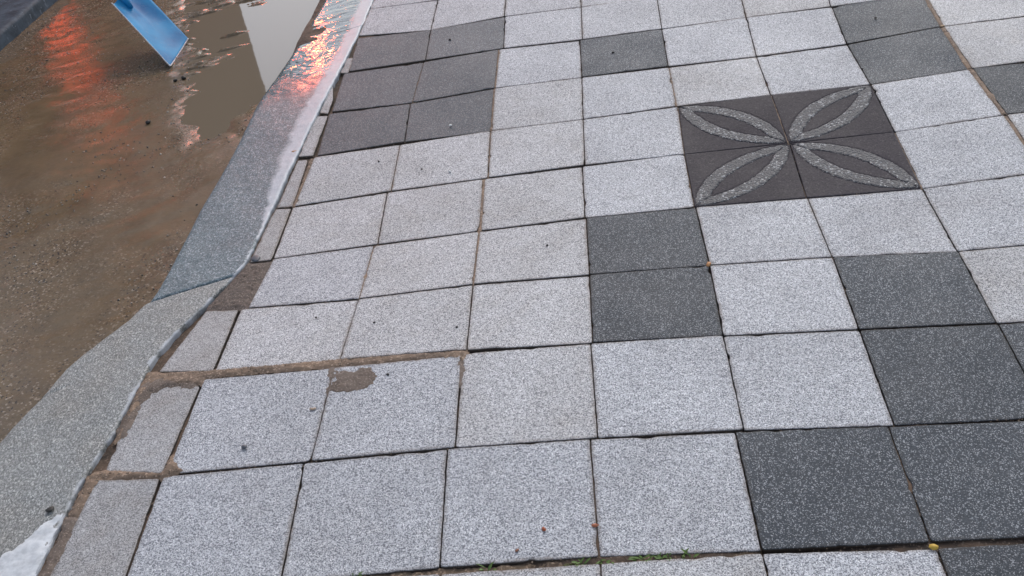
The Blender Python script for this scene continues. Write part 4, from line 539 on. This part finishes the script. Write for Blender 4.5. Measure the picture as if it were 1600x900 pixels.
for a in range(nu):
    for b in range(nv):
        fs.append((q(0, a, b), q(0, a+1, b), q(0, a+1, b+1), q(0, a, b+1))); fs.append((q(1, a, b), q(1, a, b+1), q(1, a+1, b+1), q(1, a+1, b)))
for a in range(nu): fs.append((q(0, a, 0), q(1, a, 0), q(1, a+1, 0), q(0, a+1, 0))); fs.append((q(0, a, nv), q(0, a+1, nv), q(1, a+1, nv), q(1, a, nv)))
for b in range(nv): fs.append((q(0, 0, b), q(0, 0, b+1), q(1, 0, b+1), q(1, 0, b))); fs.append((q(0, nu, b), q(1, nu, b), q(1, nu, b+1), q(0, nu, b+1)))
link('blade', mesh('blade', vs, fs), M_blue, sh, True)
bm = bmesh.new()
for a in range(nu): cyl_bm(bm, bladept(a/nu, 0, -.0015), bladept((a+1)/nu, 0, -.0015), .0028, n=8)
for b in range(nv): cyl_bm(bm, bladept(0, b/nv, -.0015), bladept(0, (b+1)/nv, -.0015), .0022, n=6)
bmo('worn_edge', bm, M_rim, sh, True)
Ld = Lv.normalized(); s0 = bladept(.5, .80, .004); hd = (Ld+Vector((0, .30, .35))).normalized()
bm = bmesh.new(); cyl_bm(bm, s0, bladept(.5, 1.0, .012), .010, .019); cyl_bm(bm, bladept(.5, 1.0, .012), bladept(.5, 1.0, .012)+hd*.12, .019, .020); bmo('socket', bm, M_blue, sh, True)
bm = bmesh.new(); h0 = bladept(.5, 1.0, .012)+hd*.10; h1 = h0+hd*1.0; cyl_bm(bm, h0, h1, .0165, .0175); bmo('handle', bm, M_wood, sh, True)
bm = bmesh.new(); gx = Wv.normalized(); cyl_bm(bm, h1-gx*.055, h1+gx*.055, .016, n=16); bmo('grip', bm, simple('black_rubber', (.02, .02, .02), .6), sh, True)

# ---------------------------------------------------------------- truck ahead on the road: seen here only mirrored in the water
M_tbody = simple('dusty_dark_truck_paint', (.030, .026, .022), .6, .4, 0, .2, 6)
M_tyre = simple('tyre_rubber', (.018, .018, .018), .8); M_metal = simple('dull_steel', (.2, .2, .2), .5, .5, .6, .2)
k = N('lit_red_lamp'); M_lamp = k.done((.4, .01, .01), .3, Emission_Color=(1., .10, .035), Emission_Strength=5.5)
TX, TY = -4.50, 4.5; HWD = .95
tr = tag(empty('cargo_truck', (TX, TY, -.06)), 'dark cargo truck with lit red tail lamps mirrored in the puddle', 'truck')
bm = bmesh.new(); box_bm(bm, (TX, TY+1.6, 2.15), (HWD*2, 3.2, 2.9), bev=.03); bmo('cargo_box', bm, M_tbody, tr)
bm = bmesh.new(); box_bm(bm, (TX, TY+2.6, .62), (.8, 4.6, .16)); bmo('chassis', bm, M_metal, tr)
bm = bmesh.new(); box_bm(bm, (TX, TY+.05, .50), (HWD*1.96, .10, .16), bev=.02); bmo('bumper', bm, M_metal, tr)
bm = bmesh.new(); box_bm(bm, (TX-.12, TY+4.05, 1.2), (HWD*1.55, 1.5, 1.7), bev=.12); bmo('cab', bm, M_tbody, tr)
for sx in (-1, 1):
    bm = bmesh.new(); box_bm(bm, (TX+sx*.44, TY-.012, 2.15), (HWD*.9, .02, 2.8), bev=.006); d_ = bmo('rear_door', bm, M_tbody, tr)
    bm = bmesh.new(); box_bm(bm, (TX+sx*.08, TY-.035, 2.15), (.025, .025, 2.6)); hdl = bmo('door_bar', bm, M_metal, None); adopt(hdl, d_)
    bm = bmesh.new(); box_bm(bm, (TX+sx*.80, TY-.035, .60), (.17, .05, .20), bev=.012); bmo('tail_lamp', bm, M_lamp, tr)
    bm = bmesh.new(); box_bm(bm, (TX+sx*.84, TY-.035, 1.42), (.12, .05, .34), bev=.012); bmo('upper_tail_lamp', bm, M_lamp, tr)
    for yy in (.9, 4.2):
        bm = bmesh.new(); cyl_bm(bm, (TX+sx*.86, TY+yy, .30), (TX+sx*.62, TY+yy, .30), .38, n=28); wh = bmo('wheel', bm, M_tyre, tr)
        bm = bmesh.new(); cyl_bm(bm, (TX+sx*.875, TY+yy, .30), (TX+sx*.86, TY+yy, .30), .2, n=20); rm = bmo('rim', bm, M_metal, None); adopt(rm, wh)
    bm = bmesh.new(); box_bm(bm, (TX+sx*.74, TY+.45, .38), (.26, .012, .5)); bmo('mud_flap', bm, M_tyre, tr)

wl_x, wl_y = -2.07, 4.36
k = N('lit_red_tube'); M_baton = k.done((.4, .01, .01), .3, Emission_Color=(1., .07, .03), Emission_Strength=75.)
k = N('lit_beacon_lens'); M_beacon = k.done((.4, .01, .01), .3, Emission_Color=(1., .17, .06), Emission_Strength=230.)
wb = tag(empty('warning_light', (-.55, 4.45, 0)), 'glowing red warning light hung from a post arm and mirrored on the wet kerb', 'warning light')
bm = bmesh.new(); cyl_bm(bm, (-.55, 4.45, .0), (-.55, 4.45, 1.80), .022); bmo('post', bm, M_tyre, wb)
bm = bmesh.new(); cyl_bm(bm, (-.55, 4.45, -.01), (-.55, 4.45, .05), .18, .14, 28); bmo('base', bm, M_tyre, wb)
bm = bmesh.new(); cyl_bm(bm, (-.55, 4.45, 1.76), (wl_x, wl_y, 1.72), .014); bmo('arm', bm, M_tyre, wb)
bm = bmesh.new(); cyl_bm(bm, (wl_x, wl_y, 1.60), (wl_x, wl_y, 1.72), .02); bmo('hanger', bm, M_tyre, wb)
bm = bmesh.new(); cyl_bm(bm, (wl_x, wl_y, 1.365), (wl_x, wl_y, 1.475), .07, .09, 28); bmo('lamp_housing', bm, M_tyre, wb)
bm = bmesh.new(); cyl_bm(bm, (wl_x, wl_y, 1.48), (wl_x, wl_y, 1.60), .06, .045, 32); bmo('lens', bm, M_beacon, wb)
bm = bmesh.new(); cyl_bm(bm, (wl_x, wl_y, 1.12), (wl_x, wl_y, 1.36), .03, .03, 24); bmo('light_tube', bm, M_baton, wb)

# ---------------------------------------------------------------- loose stones, crumbs, weeds
def ico_pts(rnd, sub=1):
    bm = bmesh.new(); bmesh.ops.create_icosphere(bm, subdivisions=sub, radius=1); vs = np.array([v.co[:] for v in bm.verts]); fs = [[v.index for v in f.verts] for f in bm.faces]; bm.free(); return vs, fs
ICO = ico_pts(random, 1); ICO2 = ico_pts(random, 2)
def scatter(name, pts, mat, parent=None, seed=0):
    rg = np.random.default_rng(seed); vs, fs, b = [], [], 0
    for x, y, z, r in pts:
        v = ICO[0]*rg.uniform(.55, 1.25, (len(ICO[0]), 1))*np.array([1, rg.uniform(.5, 1), rg.uniform(.4, .8)])*r
        t = rg.uniform(0, 6.3); c, s = math.cos(t), math.sin(t); v = v@np.array([[c, s, 0], [-s, c, 0], [0, 0, 1]])
        vs.append(v+np.array([x, y, z])); fs += [[i+b for i in f] for f in ICO[1]]; b += len(v)
    o = link(name, mesh(name, np.vstack(vs), fs), mat, parent); o['kind'] = 'stuff'; return o
def grav_mat():
    k = N('mixed_gravel'); r = k.sep(k.vor(60.), 0); c = k.mix(k.map(r, .2, .9), (.09, .07, .055), (.34, .29, .24)); c = k.mix(k.map(k.sep(k.vor(60.), 1), .75, .8), c, (.03, .027, .025)); return k.done(c, .4, None)
M_grav = grav_mat()
rg = np.random.default_rng(5)
NG = 34000; gx = rg.uniform(-3.0, -1.15, NG); gy = rg.uniform(-1.2, 2.6, NG)
dens = fbm(gx*1.1+gy*.4, gy*.8-gx*.3, 2.6, 91, 3)
sdp = sdist(gx, gy, PUD)
near = (np.abs(sdp) < .09)
keep = ((dens+.45*rg.uniform(0, 1, NG) > .82) | (near & (rg.uniform(0, 1, NG) > .55))) & (sdp < .03)
gx, gy = gx[keep], gy[keep]; gz = zroad(gx, gy); rr = .0014+.0042*rg.uniform(0, 1, len(gx))**3.2
scatter('gravel', np.stack([gx, gy, gz+rr*.1, rr], -1), M_grav, None, 3)
# grit lying in the joints
gr = []
for t in D['tiles']:
    Q = [np.array(p) for p in t[3:7]]
    for a in range(4):
        for _ in range(16):
            f = rg.uniform(0, 1); p = Q[a]*(1-f)+Q[(a+1) % 4]*f; n = (p-sum(Q)/4); n /= np.linalg.norm(n); p = p+n*rg.uniform(0, .004)
            gr.append((p[0], p[1], float(zg(*p))-rg.uniform(.001, .006), .0008+.0016*rg.uniform()**2))
for pts, num in ((D['jointCD'], 500), (D['jointCB0'], 260), (D['E0'], 200)):
    P = np.array(pts); x = rg.uniform(P[:, 0].min(), P[:, 0].max(), num*14); y = rg.uniform(P[:, 1].min(), P[:, 1].max(), num*14); s = sdist(x, y, pts) > .003
    for xx, yy in list(zip(x[s], y[s]))[:num]: gr.append((xx, yy, float(zg(xx, yy))+.001, .0008+.002*rg.uniform()**2))
g_ = scatter('joint_grit', gr, simple('grit', (.20, .15, .11), .7, .4, 0, .5, 90), None, 8); g_.parent = pave
def pebble(p, r, mat, label, cat, name='pebble', flat=.6, seed=0, dz=0.):
    rg = np.random.default_rng(seed); v = ICO2[0]*rg.uniform(.8, 1.15, (len(ICO2[0]), 1))*np.array([1, .8, flat])*r
    o = link(name, mesh(name, v, ICO2[1]), mat, None, True); o.location = (p[0], p[1], p[2]+r*flat*.6+.001+dz); o.rotation_euler = (0, 0, seed); tag(o, label, cat); return o
M_dk = simple('dark_grit', (.02, .018, .016), .6); M_wh = simple('white_pebble', (.72, .72, .70), .5)
pebble(D['peb1'], .0055, M_wh, 'white pebble on the dark slab just above its lower edge', 'pebble', seed=1)
pebble(D['st1'], .0048, M_wh, 'white pebble on the light slab right under the dark slabs', 'pebble', seed=2)
pebble(D['peb2'], .0058, M_dk, 'black pebble lying on the uppermost right dark slab of the left group', 'pebble', seed=3)
pebble(D['bl9'], .0058, M_dk, 'black pebble on the lone dark slab in the top row', 'pebble', seed=4)
pebble(D['bl1'], .0042, M_dk, 'black pebble on the first light slab below the left dark slabs', 'pebble', seed=5)
pebble(D['bl2'], .0036, M_dk, 'tiny black pebble on the second light slab below the left dark slabs', 'pebble', seed=6)
pebble(D['bl3'], .0036, M_dk, 'black pebble on the light slab just left of the two stacked dark slabs', 'pebble', seed=7)
pebble(D['bl5'], .0034, M_dk, 'black pebble above the sandy joint, left one of two on its slab', 'pebble', seed=9)
pebble(D['bl6'], .0034, M_dk, 'black pebble above the sandy joint, right one of two on its slab', 'pebble', seed=10)
pebble(D['bl4'], .0034, M_dk, 'black pebble on the slab right of the narrow cut slab by the mortar fill', 'pebble', seed=11)
pebble(D['bl8'], .0040, M_dk, 'black pebble beside the brown mud stain', 'pebble', seed=12)
pebble(D['peb3'], .0050, M_dk, 'dark pebble on the dark slab in the upper right', 'pebble', seed=13)
for nm, r, sd, lb in (('bs1', .012, 21, 'larger black stone lying on the mud near the shovel tip'), ('bs2', .009, 22, 'smaller black stone left of the larger one by the shovel tip'), ('bs3', .011, 23, 'black stone on the mud below the shovel')):
    p = D[nm]; pebble((p[0], p[1], float(zroad(np.array([p[0]]), np.array([p[1]]))[0])), r, M_dk, lb, 'stone', 'stone', .7, sd)
pebble(D['dark1'], .018, simple('slate_chip', (.09, .095, .11), .5), 'dark flat stone chip wedged above the brown mortar fill', 'stone chip', 'stone_chip', .16, 30)
pebble(D['chip1'], .0075, simple('slate_chip', (.09, .095, .11), .5), 'small dark stone chip on the slab left of the bottom row', 'stone chip', 'stone_chip', .5, 31)
pebble((D['hole'][0], D['hole'][1], float(zkerb(np.array([D['hole'][0]]), np.array([D['hole'][1]]))[0])+.003), .010, M_dk, 'black crumb beside the white paint on the kerb', 'stone chip', 'stone_chip', .3, 32)
def leaf(p, r, colr, label, cat, name, seed, dz=0.):
    rg = np.random.default_rng(seed); n = 14; vs = [(0, 0, r*.35)]; 
    for a in range(n):
        t = a/n*6.283; q_ = r*(rg.uniform(.7, 1.15)); vs.append((q_*math.cos(t)*1.25, q_*math.sin(t)*.8, r*.30*rg.uniform(-.2, 1.)))
    for a in range(n+1): vs.append((vs[a][0], vs[a][1], vs[a][2]-.0012))
    fs = []
    for a in range(n):
        b = (a+1) % n; fs += [(0, 1+a, 1+b), (n+1, n+2+b, n+2+a), (1+a, n+2+a, n+2+b, 1+b)]
    o = link(name, mesh(name, vs, fs), simple(name+'_skin', colr, .6, .4, 0, .25, 120), None, True)
    o.location = (p[0], p[1], p[2]+.0022+dz); o.rotation_euler = (rg.uniform(-.2, .2), rg.uniform(-.2, .2), rg.uniform(0, 6)); tag(o, label, cat); return o
leaf(D['yellow'], .0075, (.55, .36, .06), 'yellow leaf crumb at the corner between light and dark slabs at the bottom', 'leaf', 'leaf_fragment', 1)
leaf(D['orange'], .008, (.45, .22, .09), 'orange brown crumb in the joint beside the two dark slabs', 'leaf', 'leaf_fragment', 2)
leaf(D['red1'], .0050, (.36, .09, .035), 'red brown crumb on the middle slab of the bottom row', 'leaf', 'leaf_fragment', 3)
leaf(D['red2'], .0050, (.36, .12, .06), 'red brown crumb on the joint near the weeds', 'leaf', 'leaf_fragment', 4)
leaf(D['red3'], .0040, (.22, .09, .05), 'small dull red crumb just above the weeds', 'leaf', 'leaf_fragment', 5)
leaf(D['leafk'], .011, (.42, .24, .11), 'tan dried leaf curled against the kerb beside the dark slabs', 'leaf', 'leaf_fragment', 6)
leaf(D['crumb1'], .0060, (.40, .30, .22), 'pale tan crumb on the slab left of the mud stain', 'leaf', 'leaf_fragment', 7)
leaf((*jl('I', 8)[0], D['peb3'][2]), .009, (.30, .20, .12), 'brown leaf scrap in the sandy joint at the upper right', 'leaf', 'leaf_fragment', 8)
# weeds rooted in the bottom joint
M_weed = simple('weed_green', (.10, .17, .035), .5, .4, 0, .35, 80)
G_ = [np.array(p) for p in D['grass']]
def along(x):
    for a in range(len(G_)-1):
        if G_[a][0] <= x <= G_[a+1][0]: t = (x-G_[a][0])/(G_[a+1][0]-G_[a][0]); return G_[a]*(1-t)+G_[a+1]*t
    return G_[0]
wx = [(-.20, 5, 'sparse weed at the left end of the mossy bottom joint'), (-.035, 8, 'weed sprig below the joint between the second and third bottom slabs'), (.015, 9, 'weed with three broad leaves in the mossy bottom joint'), (.085, 12, 'dense low weed in the middle of the mossy bottom joint'), (.125, 12, 'bright green weed beside the bottom slab corner'), (.165, 7, 'thin weed spreading right over the bottom slab edge'), (.31, 6, 'isolated small weed right of the dense weeds')]
for k, (x, nl, lb) in enumerate(wx):
    p = along(x); z = float(zg(*p))-.005; rnd = random.Random(k+40); vs, fs = [], []
    for a in range(nl):
        t = rnd.uniform(0, 6.28); ln = rnd.uniform(.009, .021); wd = rnd.uniform(.0014, .0032); d = Vector((math.cos(t), math.sin(t)*.7, 0)); s_ = Vector((-d.y, d.x, 0)); o0 = Vector((rnd.uniform(-.012, .012), rnd.uniform(-.004, .004), 0)); h_ = rnd.uniform(.5, 1.1)
        b = len(vs)
        for q_ in range(5):
            f = q_/4; w_ = wd*math.sin(math.pi*(f*.82+.12)); c_ = o0+d*ln*f+Vector((0, 0, ln*h_*(f-.45*f*f)))
            vs += [c_+s_*w_, c_+Vector((0, 0, -.0006)), c_-s_*w_]
        for q_ in range(4):
            i = b+q_*3; fs += [(i, i+1, i+4, i+3), (i+1, i+2, i+5, i+4)]
    o = link('weed', mesh('weed', vs, fs), M_weed, None, True); o.location = (p[0], p[1], z); tag(o, lb, 'weed', 'weeds in the bottom joint')
